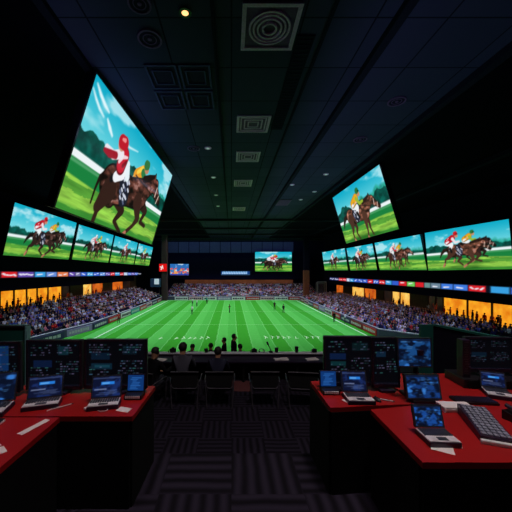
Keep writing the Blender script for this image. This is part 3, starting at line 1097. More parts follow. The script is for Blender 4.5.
# ------------------------------------------------------------------ figures
def skin_mesh(name, J, E_, subdiv=1, root='pelvis', regions=None, mats=None):
    """one continuous body grown round a skeleton: J joint -> (point, radius); E_ bones with a region"""
    names = list(J)
    ix = {n: i for i, n in enumerate(names)}
    me = bpy.data.meshes.new(name)
    me.from_pydata([J[n][0] for n in names], [(ix[a], ix[b_]) for a, b_, _ in E_], [])
    o = bpy.data.objects.new(name, me)
    COL.objects.link(o)
    sk = o.modifiers.new('skin', 'SKIN')
    sk.use_smooth_shade = True
    lay = me.skin_vertices[0] if len(me.skin_vertices) else None
    for n in names:
        r = J[n][1]
        d = lay.data[ix[n]]
        d.radius = (r, r) if isinstance(r, (int, float)) else r
        d.use_root = (n == root)
    if subdiv:
        s = o.modifiers.new('sub', 'SUBSURF')
        s.levels = s.render_levels = subdiv
    dg = bpy.context.evaluated_depsgraph_get()
    out = bpy.data.meshes.new_from_object(o.evaluated_get(dg))
    bpy.data.objects.remove(o)
    out.name = name
    bones = [(Vector(J[a][0]), Vector(J[b_][0]), reg) for a, b_, reg in E_]
    order = list(mats)
    out.materials.clear()
    for r in order:
        out.materials.append(mats[r])
    for p in out.polygons:
        c = p.center
        best = None
        for (a, b_, reg) in bones:
            ab = b_ - a
            t = max(0, min(1, (c - a).dot(ab) / max(ab.length_squared, 1e-9)))
            d = (c - a - ab * t).length
            if best is None or d < best[0]:
                best = (d, reg, t)
        reg = best[1]
        p.material_index = order.index(reg)
        p.use_smooth = True
    return out


def pose(kind, detail=False, arms='lap', turn=0.0, lean=0.0, h=1.0):
    """skeleton facing +Y standing or sitting on z = 0"""
    J, E_ = {}, []
    sit = kind == 'sit'
    hz = .50 if sit else .93
    J['pelvis'] = ((0, 0, hz + .02), .135)
    J['waist'] = ((0, .0 + lean * .2, hz + .20), .125)
    J['chest'] = ((0, .01 + lean * .5, hz + .42), .15)
    J['neck'] = ((0, .0 + lean * .75, hz + .575), .058)
    J['jaw'] = ((0, .025 + lean * .9, hz + .645), .072)
    J['head'] = ((0, .015 + lean, hz + .735), .098)
    J['crown'] = ((0, .005 + lean, hz + .80), .075)
    E_ += [('pelvis', 'waist', 'top'), ('waist', 'chest', 'top'), ('chest', 'neck', 'top'), ('neck', 'jaw', 'skin'), ('jaw', 'head', 'skin'), ('head', 'crown', 'skin')]
    if detail:
        J['nose'] = ((0, .135 + lean, hz + .70), .018)
        E_.append(('jaw', 'nose', 'skin'))
    for s, t in ((-1, 'l'), (1, 'r')):
        J['hip' + t] = ((s * .095, .01, hz - .02), .105)
        E_.append(('pelvis', 'hip' + t, 'legs'))
        if sit:
            J['knee' + t] = ((s * .12, .43, .50), .075)
            J['ankle' + t] = ((s * .12, .42, .10), .048)
            J['toe' + t] = ((s * .13, .58, .045), .04)
        else:
            J['knee' + t] = ((s * .11, .015 + .03 * s, .50), .07)
            J['ankle' + t] = ((s * .12, -.02 + .05 * s, .09), .045)
            J['toe' + t] = ((s * .14, .13 + .05 * s, .045), .042)
        E_ += [('hip' + t, 'knee' + t, 'legs'), ('knee' + t, 'ankle' + t, 'legs'), ('ankle' + t, 'toe' + t, 'shoes')]
        sx, sy, sz = s * .185, .0 + lean * .62, hz + .505
        J['sho' + t] = ((sx, sy, sz), .068)
        a = arms if isinstance(arms, str) else arms[0 if s < 0 else 1]
        if a == 'lap':
            el, wr, dirv = (s * .25, sy + .10, sz - .27), (s * .14, sy + .30, sz - .34), Vector((-s * .3, 1, -.2))
        elif a == 'desk':
            el, wr, dirv = (s * .26, sy + .14, sz - .25), (s * .20, sy + .40, sz - .20), Vector((-s * .2, 1, -.1))
        elif a == 'up':
            el, wr, dirv = (s * .30, sy + .10, sz + .18), (s * .24, sy + .12, sz + .44), Vector((-s * .1, .2, 1))
        elif a == 'clap':
            el, wr, dirv = (s * .26, sy + .14, sz - .20), (s * .06, sy + .34, sz - .04), Vector((-s * .2, .6, .8))
        elif a == 'hip':
            el, wr, dirv = (s * .36, sy - .08, sz - .24), (s * .20, sy + .06, sz - .42), Vector((-s, .4, -.3))
        elif a == 'run':
            el, wr, dirv = (s * .27, sy - .20 * s, sz - .20), (s * .22, sy + .02 - .12 * s, sz - .28), Vector((0, 1, .3))
        else:
            el, wr, dirv = (s * .24, sy - .02, sz - .29), (s * .25, sy + .06, sz - .54), Vector((0, .25, -1))
        J['elb' + t] = (el, .048)
        J['wri' + t] = (wr, .032)
        E_ += [('chest', 'sho' + t, 'top'), ('sho' + t, 'elb' + t, 'top'), ('elb' + t, 'wri' + t, 'top')]
        dirv.normalize()
        w = Vector(wr)
        J['pal' + t] = (tuple(w + dirv * .075), .034 if not detail else (.04, .02))
        E_.append(('wri' + t, 'pal' + t, 'skin'))
        if detail:
            side = dirv.cross(Vector((0, 0, 1)))
            if side.length < .1:
                side = Vector((1, 0, 0))
            side.normalize()
            dn = Vector((0, 0, -1)) if abs(dirv.z) < .8 else Vector((-s, 0, 0))
            for f, (o_, L) in enumerate(((-.030, .060), (-.010, .075), (.010, .072), (.030, .055))):
                base = w + dirv * .085 + side * o_
                J['f%d%s' % (f, t)] = (tuple(base + dirv * L * .5 + dn * .006), .0095)
                J['g%d%s' % (f, t)] = (tuple(base + dirv * L * .9 + dn * .03), .008)
                E_ += [('pal' + t, 'f%d%s' % (f, t), 'skin'), ('f%d%s' % (f, t), 'g%d%s' % (f, t), 'skin')]
            tb = w + dirv * .03
            J['th' + t] = (tuple(tb + side * (-s * .045) + dirv * .03), .011)
            J['ti' + t] = (tuple(tb + side * (-s * .06) + dirv * .065 + dn * .01), .009)
            E_ += [('wri' + t, 'th' + t, 'skin'), ('th' + t, 'ti' + t, 'skin')]
    return J, E_


M_TOP = objcolor_mat('cloth_top')
M_LEGS = mat('dark_trousers', (30, 32, 46), .85, scale=40)
M_SHOE = mat('dark_shoes', (18, 18, 20), .6)
BODY = dict(top=M_TOP, skin=M_SKIN, legs=M_LEGS, shoes=M_SHOE)


def hair_mesh(z, y=0.015, long=False):
    b = MB()
    b.sph((0, y - .012, z + .01), .108, (.94, 1.0, 1.0), 14)
    for v in list(b.bm.verts):
        if v.co.y > y + .045 and v.co.z < z + .055:
            b.bm.verts.remove(v)
        elif v.co.z < z - (.12 if long else .075):
            b.bm.verts.remove(v)
    me = bpy.data.meshes.new('hair')
    b.bm.to_mesh(me)
    b.bm.free()
    me.materials.append(M_HAIR)
    for p in me.polygons:
        p.use_smooth = True
    return me


def figure(loc, rz, me, hair, rgb, label, group=None, scale=1.0):
    o = link('person', me)
    o.location = loc
    o.rotation_euler = (0, 0, rz)
    o.scale = (scale,) * 3
    o.color = lin(*rgb) + (1,)
    tag(o, label, 'person', group)
    if hair:
        h = link('hair', hair, o)
    return o


SIT = [skin_mesh('seated_body', *pose('sit', arms=a, lean=l), subdiv=1, mats=BODY) for a, l in (('lap', .03), ('clap', .06), (('lap', 'up'), .0))]
STAND = [skin_mesh('standing_body', *pose('stand', arms=a), subdiv=1, mats=BODY) for a in ('down', 'clap', ('up', 'up'))]
HAIR_SIT, HAIR_STAND = hair_mesh(.50 + .735), hair_mesh(.93 + .735)
LOW = []
for a, l in (('lap', .03), ('clap', .05), (('lap', 'up'), .0)):
    LOW.append(skin_mesh('seated_low', *pose('sit', arms=a, lean=l), subdiv=0, mats=BODY))

# ------------------------------------------------------------------ the crowd
SHIRTS = [('white', (222, 220, 240), 20), ('lilac', (146, 138, 200), 16), ('navy', (30, 32, 76), 28), ('black', (16, 16, 26), 22), ('blue', (70, 90, 170), 8), ('red', (190, 38, 52), 6), ('pink', (220, 140, 165), 4), ('grey', (116, 116, 134), 8)]
CR = random.Random(11)
bag = [i for i, s in enumerate(SHIRTS) for _ in range(s[2])]
seats = []
for (side, k, f, y0, y1, z, sg) in ROWS:
    if side == 'far':
        xs = np.arange(y0 + .4, y1 - .4, .56)
        for x in xs:
            if CR.random() < .93:
                seats.append((side, k, x + CR.uniform(-.08, .08), sg + .55, z, math.pi + CR.uniform(-.25, .25)))
    else:
        ys = np.arange(y0 + .4, y1 - .2, .58)
        for y in ys:
            if CR.random() < .93:
                seats.append((side, k, f(y) + sg * .35, y + CR.uniform(-.08, .08), z, -sg * math.pi / 2 + CR.uniform(-.25, .25)))


def in_view(x, y, z):
    u, v = 231.5 + 290 * x / y, 268 - 290 * (z - EYE) / y
    return -4 < u < 516 and v < 336, u, v


cand = []
for i, s in enumerate(seats):
    ok, u, v = in_view(s[2], s[3], s[4] + 1.2)
    if ok and s[0] != 'far' and not (u < 29 and v > 318) and not (u > 425 and v > 322 + (u - 425) * .12):
        cand.append((math.hypot(s[2], s[3]), i))
cand.sort()
NEAR = set(i for _, i in cand[:262])
ordn = ['first', 'second', 'third', 'fourth', 'fifth', 'sixth', 'seventh', 'eighth', 'ninth', 'tenth', 'eleventh', 'twelfth', 'thirteenth', 'fourteenth', 'fifteenth']
chosen = [(math.hypot(s[2], s[3]), i, s) for i, s in enumerate(seats) if i in NEAR]
chosen.sort(key=lambda q: q[0])
combo = {}
for d, i, s in chosen:
    ci = CR.choice(bag)
    pz = CR.choices((0, 1, 2), (70, 22, 8))[0]
    combo.setdefault((s[0], s[1], ci, pz), []).append((i, s))
PZN = ('seated', 'clapping', 'waving')
for (side, k, ci, pz), L in combo.items():
    for n_, (i, s) in enumerate(L):
        where = '' if len(L) == 1 else (', ' + (ordn[n_] if n_ < 15 else 'last') + ' from the press desks')
        lab = '%s spectator in %s, %s row below the %s suites%s' % (PZN[pz], SHIRTS[ci][0], ordn[k], side, where)
        c = [max(0, min(255, v + CR.uniform(-14, 14))) for v in SHIRTS[ci][1]]
        figure((s[2], s[3], s[4] - .05), s[5], SIT[pz], HAIR_SIT, c, lab, 'spectators in the %s stand' % side)

# guests standing on the concourse in front of the lit suites
GUEST = [('orange', (224, 92, 24)), ('red', (196, 36, 30)), ('black', (14, 14, 18)), ('navy', (30, 34, 70)), ('white', (220, 214, 220)), ('coral', (226, 100, 84))]
gi = {}
for side, xw, sg, zf, ys in (('left', XwL, 1, -2.9, (40.4, 41.3, 42.2, 43.6, 44.5, 45.8, 46.9, 48.0, 49.6, 51.2, 53.0, 54.2, 59.5, 60.8, 62.4, 64.4, 71.4, 73.0)),
                             ('right', XwR, -1, -4.1, (34.3, 34.9, 35.8, 36.8, 37.6, 38.4, 39.4, 40.6, 41.8, 43.0, 44.6, 46.2, 51.8, 53.2, 55.0, 63.2, 65.0, 69.0))):
    for y in ys:
        cn, rgb = CR.choice(GUEST)
        key = (side, cn)
        gi[key] = gi.get(key, 0) + 1
        st = CR.choices((0, 1, 2), (5, 3, 1))[0]
        figure((xw(y) + sg * CR.uniform(.5, 1.0), y, zf), -sg * math.pi / 2 + CR.uniform(-.5, .5), STAND[st], HAIR_STAND, rgb,
               'guest standing in %s at the %s amber suite windows, %s such from the press desks' % (cn, side, ordn[gi[key] - 1]), 'guests at the suite windows', CR.uniform(.95, 1.05))

# everyone else: past the three hundred that show largest
vs, fs, cs = [], [], []
base = []
HAIRC, SKINC = np.array(lin(30, 24, 24)), np.array(lin(186, 138, 112))
LEGC = np.array(lin(28, 30, 46))
for me in LOW:
    V = np.array([v.co[:] for v in me.vertices])
    F = [tuple(p.vertices) for p in me.polygons]
    reg = [p.material_index for p in me.polygons]
    hd = [(p.center.z > 1.22 and (p.center.y < .06 or p.center.z > 1.30)) for p in me.polygons]
    base.append((V, F, reg, hd))
nv = 0
for i, s in enumerate(seats):
    if i in NEAR:
        continue
    V, F, reg, hd = base[CR.choices((0, 1, 2), (75, 20, 5))[0]]
    a = s[5]
    ca, sa = math.cos(a), math.sin(a)
    X = V[:, 0] * ca - V[:, 1] * sa + s[2]
    Y = V[:, 0] * sa + V[:, 1] * ca + s[3]
    Z = V[:, 2] + s[4] - .05
    vs.append(np.stack([X, Y, Z], 1))
    c = np.array(lin(*[max(0, min(255, v + CR.uniform(-14, 14))) for v in SHIRTS[CR.choice(bag)][1]]))
    hairc = HAIRC * CR.choice((.5, 1, 1, 2.5, 9))
    for p, r, hh in zip(F, reg, hd):
        fs.append(tuple(q + nv for q in p))
        cs.append(c if r == 0 else (hairc if hh else SKINC) if r == 1 else LEGC)
    nv += len(V)
me = bpy.data.meshes.new('spectator_crowd')
me.from_pydata(np.concatenate(vs).tolist(), [], fs)
a = me.attributes.new('cloth', 'FLOAT_COLOR', 'FACE')
a.data.foreach_set('color', np.concatenate([np.array(cs), np.ones((len(cs), 1))], 1).reshape(-1).astype(np.float32))
me.materials.append(attr_mat('crowd_cloth', 'cloth'))
tag(link('spectator_crowd', me), 'dense crowd of spectators filling the far stand and the distant rows of both side stands', 'crowd', None, 'stuff')

# players and officials on the pitch
RUN = [skin_mesh('player_body', *pose('stand', arms=a), subdiv=1, mats=BODY) for a in ('run', 'down', 'hip')]
for (px, y, v, rgb, lab) in (
        (-.4, 58, 0, (16, 16, 22), 'player in black alone near the middle of the pitch'),
        (9.2, 62, 0, (14, 16, 26), 'left one of two dark players close together on the right half of the pitch'),
        (10.4, 58, 1, (20, 18, 24), 'right one of two dark players close together on the right half of the pitch'),
        (17.0, 48, 1, (18, 18, 26), 'official in black standing just inside the right touchline'),
        (18.4, 47, 2, (220, 222, 232), 'official in white just outside the right touchline'),
        (-9.4, 70, 0, (225, 230, 230), 'player in white far down the pitch left of the middle'),
        (-8.1, 68, 1, (225, 230, 230), 'player in white just right of another white player far down the pitch'),
        (-7.6, 56, 0, (225, 230, 230), 'white-shirted player nearest the camera on the left half'),
        (-6.2, 73, 1, (40, 160, 150), 'player in teal at the far end of the pitch'),
        (-18.3, 47, 1, (190, 60, 60), 'steward in red standing beside the left touchline')):
    figure((px, y, PZ), CR.uniform(-2, 2), RUN[v], HAIR_STAND, rgb, lab, 'people on the pitch')

# ------------------------------------------------------------------ ceiling fittings
def vent(x, y, sx, sy, label, round_=False, rz=0.0, grp='square ceiling vents'):
    t = empty('ceiling_vent', (x, y, CEIL), rz, label, 'air vent', grp)
    fr = MB()
    w = .16
    for (cx, cy, a, c) in ((0, sy / 2 - w / 2, sx, w), (0, -sy / 2 + w / 2, sx, w), (sx / 2 - w / 2, 0, w, sy - 2 * w), (-sx / 2 + w / 2, 0, w, sy - 2 * w)):
        fr.box((cx, cy, -.04), (a, c, .08), bev=.015)
    fr.build('frame', M_VENT, t)
    pl = MB().box((0, 0, -.012), (sx - 2 * w, sy - 2 * w, .02))
    pl.build('back_plate', M_VENTDK, t)
    lv = MB()
    if round_:
        for r in (.82, .66, .50, .30):
            lv.ring((0, 0, -.02), (r - .07) * sx / 2.2, r * sx / 2.2, .06 + .03 * (1 - r), 36)
    else:
        for q in (.74, .52, .30):
            a, c = sx * q, sy * q
            for (cx, cy, aa, cc) in ((0, c / 2, a + .06, .08), (0, -c / 2, a + .06, .08), (a / 2, 0, .08, c), (-a / 2, 0, .08, c)):
                lv.box((cx, cy, -.04), (aa, cc, .05))
    lv.build('louvre', M_VENT, t, smooth=False)
    return t


vent(1.5, 11.45, 2.2, 2.25, 'largest square ceiling vent with round rings, nearest the camera', True)
vent(1.42, 19.1, 2.15, 2.2, 'second square ceiling vent in the line running to the pitch')
vent(1.4, 24.7, 2.0, 2.2, 'third square ceiling vent in the line running to the pitch')
vent(1.28, 32.4, 2.0, 2.4, 'fourth square ceiling vent in the line running to the pitch')
vent(1.2, 46.5, 2.0, 2.6, 'farthest and smallest square ceiling vent in the line')
vent(13.97, 18.1, 2.6, 2.7, 'dark square cassette vent in the black ceiling right of the tall screens', False, .03, None)
t = empty('linear_vent', (3.05, 15.8, CEIL), 0, 'long black slotted vent running beside the large square vents', 'air vent')
b = MB().box((0, 0, -.03), (.75, 8, .06), bev=.01)
b.build('frame', M_TRIM, t)
b = MB()
for k in range(30):
    b.box((0, -3.8 + .262 * k, -.07), (.6, .05, .03))
b.build('slat', M_SLAT, t)
t = empty('linear_vent', (7.5, 42, CEIL), 0, 'striped grey grille in the ceiling near the tilted right screen', 'air vent')
b = MB().box((0, 0, -.03), (1.9, 3.6, .06), bev=.01)
b.build('frame', M_PLASTIC2, t)
b = MB()
for k in range(6):
    b.box((0, -1.5 + .6 * k, -.08), (1.7, .28, .05))
b.build('slat', M_VENTDK, t)

pn = ['near left', 'near right', 'far left', 'far right']
for k, (x, y) in enumerate(((-3.35, 14.4), (-1.75, 14.4), (-3.4, 16.4), (-1.75, 16.4))):
    t = empty('ceiling_panel', (x, y, CEIL), 0, 'framed square ceiling panel, %s of the group of four beside the largest screen' % pn[k], 'ceiling panel', 'framed ceiling panels')
    b = MB()
    for (cx, cy, a, c) in ((0, .86, 1.5, .1), (0, -.86, 1.5, .1), (.7, 0, .1, 1.7), (-.7, 0, .1, 1.7), (0, .5, .95, .07), (0, -.5, .95, .07), (.45, 0, .07, 1.0), (-.45, 0, .07, 1.0)):
        b.box((cx, cy, -.035), (a, c, .07), bev=.012)
    b.build('frame', M_CEIL, t)
    b = MB().box((0, 0, -.012), (1.35, 1.65, .02))
    b.build('infill', M_SLAT, t)


def ring_speaker(x, y, r, label):
    t = empty('ceiling_speaker', (x, y, CEIL), 0, label, 'speaker', 'round ceiling speakers')
    MB().ring((0, 0, 0), r * .84, r, .06, 36).build('rim', M_VENTDK, t)
    b = MB().cyl((0, 0, -.03), (0, 0, 0), r * .84, n=36)
    b.build('grille', M_SLAT, t)
    b = MB().ring((0, 0, -.03), r * .5, r * .57, .02, 30).cyl((0, 0, -.055), (0, 0, -.03), r * .18, n=16)
    b.build('cone', M_VENTDK, t)


ring_speaker(-3.3, 10.4, .42, 'round ceiling speaker cut by the top of the photo')
ring_speaker(-3.38, 12.0, .5, 'round ceiling speaker between the warm lamp and the framed panels')
ring_speaker(9.4, 16.5, .48, 'round ceiling speaker left of the dark cassette vent')
ring_speaker(9.5, 21.4, .48, 'round ceiling speaker just above the tilted right screen')
ring_speaker(-3.0, 23.0, .5, 'faint round ceiling speaker beyond the framed panels')


def downlight(x, y, lit, label, r=.2):
    t = empty('downlight', (x, y, CEIL), 0, label, 'ceiling lamp', 'ceiling downlights')
    MB().ring((0, 0, 0), r * .75, r * 1.35, .06, 24).build('rim', M_PLASTIC2 if lit else M_VENT, t)
    b = MB().sph((0, 0, -.03), r * .78, (1, 1, .45), 16)
    b.build('lens', M_LENS if lit else M_LENSOFF, t, True)
    if lit:
        d = bpy.data.lights.new('downlight_glow', 'SPOT')
        d.energy = 60
        d.color = (1, .55, .30)
        d.spot_size = math.radians(150)
        d.shadow_soft_size = .12
        o = bpy.data.objects.new('downlight_glow', d)
        COL.objects.link(o)
        o.parent = t
        o.location = (0, 0, -.2)


downlight(-1.72, 10.75, True, 'lit warm orange downlight left of the largest vent', .17)
for k, (x, y) in enumerate(((-1.85, 22.9), (-1.87, 30.3), (-2.0, 37.7), (-2.05, 44.4))):
    downlight(x, y, False, 'unlit white downlight left of the vent line, %s from the camera' % ordn[k])
for k, (x, y) in enumerate(((9.55, 29.3), (10.3, 36), (9.6, 40.2), (6.9, 33))):
    downlight(x, y, False, ['unlit white downlight left of the tilted right screen', 'second unlit downlight beyond the tilted right screen', 'third unlit downlight beyond the tilted right screen', 'unlit white downlight alone on the inner side near the striped grille'][k])

# ------------------------------------------------------------------ desk screens
TXT = [(.55, .62, .80), (.35, .60, .75), (.30, .65, .62), (.60, .55, .75)]


def data_pic(nu, nv, A, seed, wins=(), bg=(.018, .022, .042), text=1.0):
    P = Pic(nu, nv, A, seed, bg)
    for (x0, y0, x1, y1, c) in wins:
        P.rect(x0 * A, y0, x1 * A, y1, c)
    for bx, by, bw, n in ((.05, .93, .36, 5), (.56, .93, .36, 4), (.05, .42, .34, 4), (.54, .56, .40, 6)):
        for k in range(n):
            x = bx * A
            y = by - .055 * k
            while x < (bx + bw) * A:
                w = P.r.uniform(.015, .07)
                if P.r.rand() < .62:
                    c = np.array(TXT[P.r.randint(4)]) * P.r.uniform(.25, .75) * text
                    P.rect(x, y - .022, x + w, y, c, .85)
                x += w + .02
    P.rect(.0, .0, A, .03, (.05, .06, .10))
    return P


def blue_pic(nu, nv, A, seed, hue=(.10, .30, .62)):
    P = Pic(nu, nv, A, seed, (.03, .07, .16))
    n = P.noise(4, 6, 3)
    P.put(np.clip((n - .40) * 4, 0, 1), hue)
    P.put(np.clip((P.noise(3, 5, 2) - .62) * 6, 0, 1), (.22, .50, .85))
    for k in range(10):
        x, y = P.r.uniform(.05, .8) * A, P.r.uniform(.08, .92)
        P.rect(x, y, x + P.r.uniform(.06, .25), y + .03, (.30, .50, .70), .6)
    P.rect(0, .93, A, 1, (.06, .10, .20))
    return P


def laptop_pic(seed, A=1.5):
    P = Pic(48, 32, A, seed, (.05, .08, .20))
    P.put(np.clip((P.noise(4, 5, 3) - .45) * 4, 0, 1), (.10, .18, .40))
    P.rect(.30 * A, .60, .78 * A, .74, (.16, .52, .92))
    P.rect(.34 * A, .64, .60 * A, .70, (.55, .80, 1.0), .7)
    P.rect(.06 * A, .34, .50 * A, .40, (.70, .75, .90), .6)
    for k in range(9):
        P.rect(P.r.uniform(.05, .7) * A, .1 + .025 * k, P.r.uniform(.72, .95) * A, .113 + .025 * k, (.45, .52, .70), .5)
    P.rect(.0, .9, A, .95, (.25, .30, .45))
    return P


DZ = 2.1   # desk top


def monitor(x, y, z0, w, h, rz, P, label, lean=0.05, stand=True, thick=.05):
    t = empty('monitor', (x, y, z0), rz, label, 'monitor', 'desk monitors')
    zb = .035
    R = Matrix.Rotation(-lean, 4, 'X')
    hs = MB()
    hs.box((0, thick / 2, zb + h / 2), (w, thick, h), bev=.008)
    hs.box((0, thick + .02, zb + h * .45), (w * .6, .05, h * .5), bev=.01)
    hs.build('casing', M_PLASTIC, t)
    e = .018
    bz = MB()
    for (cx, cz, a, c) in ((0, h - e / 2, w, e), (0, e, w, 2 * e), (w / 2 - e / 2, h / 2, e, h), (-w / 2 + e / 2, h / 2, e, h)):
        bz.box((cx, -.004, zb + cz), (a, .012, c), bev=.003)
    bz.build('bezel', M_PLASTIC2, t)
    for s in (-1, 1):
        MB().box((s * (w / 2 + .002), .012, zb + h / 2), (.006, .03, h * .98)).build('side_trim', M_BEZEL, t)
    pic_mesh('screen', [(-w / 2 + e, -.002, zb + h - e), (w / 2 - e, -.002, zb + h - e), (w / 2 - e, -.002, zb + 2 * e), (-w / 2 + e, -.002, zb + 2 * e)], P, .0, M_PICDIM, t)
    if stand:
        st = MB().box((0, .05, .012), (w * .5, .20, .024), bev=.006).box((0, .07, zb + .05), (.1, .03, .14))
        st.build('stand', M_PLASTIC2, t)
    return t


def laptop(x, y, z, w, rz, P, label, d=None, lid=.19, lean=.28, plinth=.035, deck=M_SILVER):
    """hinge line at the local origin, keyboard towards -Y"""
    d = d or w * .62
    t = empty('laptop', (x, y, z), rz, label, 'laptop', 'laptops on the red desks')
    b = MB().box((0, -d / 2, plinth / 2), (w, d, plinth), bev=.005)
    b.build('base', M_PLASTIC2, t)
    b = MB().box((0, -d / 2, plinth + .004), (w * .96, d * .94, .008), bev=.003)
    k = b.build('deck', deck, t)
    b = MB()
    for r in range(5):
        for c in range(12):
            b.box((-w * .42 + c * w * .0765, -d * .12 - r * d * .105, plinth + .011), (w * .06, d * .08, .006))
    b.build('keys', M_BEZEL, k)
    b = MB().box((0, -d * .80, plinth + .009), (w * .3, d * .22, .003))
    b.build('touchpad', M_BEZEL, k)
    c_, s_ = math.cos(lean), math.sin(lean)
    pt = lambda u, v, q=0: (u, v * s_ - q * c_, plinth + .01 + v * c_ + q * s_)
    b = MB()
    b.prism([pt(-w / 2, 0), pt(w / 2, 0), pt(w / 2, lid), pt(-w / 2, lid)], (0, c_ * .014, -s_ * .014))
    L = b.build('lid', M_PLASTIC, t)
    e = .012
    b = MB()
    for (u0, u1, v0, v1) in ((-w / 2, w / 2, lid - e, lid), (-w / 2, w / 2, 0, e), (-w / 2, -w / 2 + e, e, lid - e), (w / 2 - e, w / 2, e, lid - e)):
        b.prism([pt(u0, v0, .003), pt(u1, v0, .003), pt(u1, v1, .003), pt(u0, v1, .003)], (0, c_ * .004, -s_ * .004))
    b.build('bezel', M_BEZEL, L)
    pic_mesh('screen', [pt(-w / 2 + e, lid - e, .004), pt(w / 2 - e, lid - e, .004), pt(w / 2 - e, e, .004), pt(-w / 2 + e, e, .004)], P, 0, M_PICDIM, L)
    return t


def desk(name_label, poly, legs, m=M_RED, zt=DZ, z0=1.35):
    xs, ys = [p[0] for p in poly], [p[1] for p in poly]
    cx, cy = sum(xs) / len(xs), sum(ys) / len(ys)
    t = empty('press_desk', (cx, cy, z0), 0, name_label, 'desk', 'red press desks')
    b = MB().prism([(x - cx, y - cy, zt - z0) for x, y in poly], (0, 0, -.04))
    b.build('desktop', m, t)
    b = MB()
    ins = [(x - cx) * .97 for x in xs], [(y - cy) * .94 for y in ys]
    n = len(poly)
    for i in range(n):
        a, c = Vector((ins[0][i], ins[1][i], 0)), Vector((ins[0][(i + 1) % n], ins[1][(i + 1) % n], 0))
        if (c - a).length < .1:
            continue
        d = (c - a).normalized()
        nn = Vector((-d.y, d.x, 0)) * .02
        b.prism([a, c, c + nn, a + nn], (0, 0, zt - z0 - .04))
    b.build('side_panel', M_BLACK, t)
    return t


desk('red press desk carrying the left monitors, square end towards the chairs', [(-2.75, 2.97), (-.775, 2.95), (-.80, 2.345), (-2.75, 2.345)], 4)
desk('red return desk at the lower left edge, with papers and a black folder', [(-2.75, 2.33), (-1.38, 2.33), (-1.405, 1.0), (-2.75, 1.0)], 4)
desk('red press desk carrying the right monitors, corner nearest the chairs', [(.835, 3.08), (1.62, 3.1), (1.62, 2.56), (.85, 2.49)], 4)
desk('wide red desk at the lower right with the keypad console', [(1.64, 3.3), (3.2, 3.3), (3.2, 1.79), (1.18, 1.79), (1.18, 2.46), (1.64, 2.54)], 4)

A_ = .6 / .49
WA = ((.08, .58, .40, .74, (.03, .10, .17)), (.08, .36, .44, .50, (.04, .14, .20)), (.14, .40, .40, .46, (.08, .24, .30)), (.62, .70, .86, .90, (.03, .09, .13)))
WB = ((.10, .42, .46, .58, (.04, .10, .22)), (.58, .70, .78, .90, (.05, .16, .20)))
monitor(-1.118, 2.80, DZ, .60, .475, .0, data_pic(110, 84, A_, 71, WA), 'big dark data monitor on the left desk, nearest the chairs')
monitor(-1.70, 2.78, DZ, .53, .475, .0, data_pic(96, 84, 1.1, 72, WB), 'big dark data monitor on the left desk, middle of three')
P = data_pic(84, 84, 1.0, 73, ((.05, .40, .80, .95, (.05, .18, .36)), (.10, .55, .62, .80, (.10, .36, .66))))
monitor(-2.21, 2.70, DZ, .46, .475, .10, P, 'monitor with a bright blue window at the left edge of the photo')
WD = ((.08, .52, .42, .66, (.04, .11, .24)), (.10, .38, .42, .48, (.04, .18, .20)), (.55, .72, .88, .90, (.03, .10, .12)))
monitor(1.165, 2.86, DZ, .50, .49, -.02, data_pic(100, 90, 1.0, 74, WD), 'big dark data monitor on the right desk, nearest the chairs')
monitor(1.505, 2.83, DZ, .27, .49, .0, data_pic(54, 90, .58, 75, ((.10, .60, .5, .72, (.05, .14, .22)),)), 'narrow dark data monitor between the corner monitor and the stacked blue screens')
monitor(2.66, 3.0, 2.19, .46, .36, -.06, data_pic(96, 70, 1.4, 76, ((.1, .4, .45, .55, (.03, .10, .16)),), text=.8), 'dark data monitor raised on a black plinth at the right edge', stand=True)
t = empty('plinth_cabinet', (2.64, 3.02, DZ), -.06, 'low black cabinet under the raised monitor at the right edge', 'cabinet')
MB().box((0, 0, .046), (.62, .30, .09), bev=.01).build('body', M_PLASTIC, t)
MB().box((0, -.155, .046), (.56, .012, .07), bev=.004).build('front_panel', M_BLACK, t)
MB().cyl((.2, -.161, .046), (.2, -.18, .046), .012).build('knob', M_BEZEL, t)
t = empty('rack_unit', (2.385, 2.98, 2.19), -.06, 'slim upright panel of pale lettering standing left of the raised monitor', 'control panel')
MB().box((0, 0, .19), (.075, .09, .38), bev=.006).build('body', M_PLASTIC2, t)
b = MB()
rr = random.Random(8)
for k in range(14):
    b.box((rr.uniform(-.008, .008), -.047, .04 + .024 * k), (rr.uniform(.02, .045), .004, .011))
b.build('lettering', M_BEZEL, t)

laptop(-1.66, 2.58, DZ, .28, .30, laptop_pic(81), 'open laptop in front of the middle left monitor', d=.14)
laptop(-1.115, 2.58, DZ, .255, .20, laptop_pic(82), 'open laptop in front of the left monitor nearest the chairs', d=.14)
laptop(-2.06, 2.50, DZ, .34, .25, blue_pic(40, 30, 1.5, 83, (.06, .14, .30)), 'open laptop cut off by the left edge of the photo, dim blue screen', d=.22, lid=.24)
laptop(1.15, 2.70, DZ, .235, -.04, laptop_pic(84), 'open laptop in front of the right corner monitor', d=.17)
laptop(2.53, 2.80, DZ, .20, -.42, laptop_pic(85), 'small open laptop in front of the raised monitor at the right edge', d=.19, lid=.15)
laptop(1.435, 2.10, DZ, .21, -.04, blue_pic(44, 32, 1.4, 86, (.10, .30, .62)), 'open laptop with bright blue screen below the two stacked screens', d=.17, lid=.155)


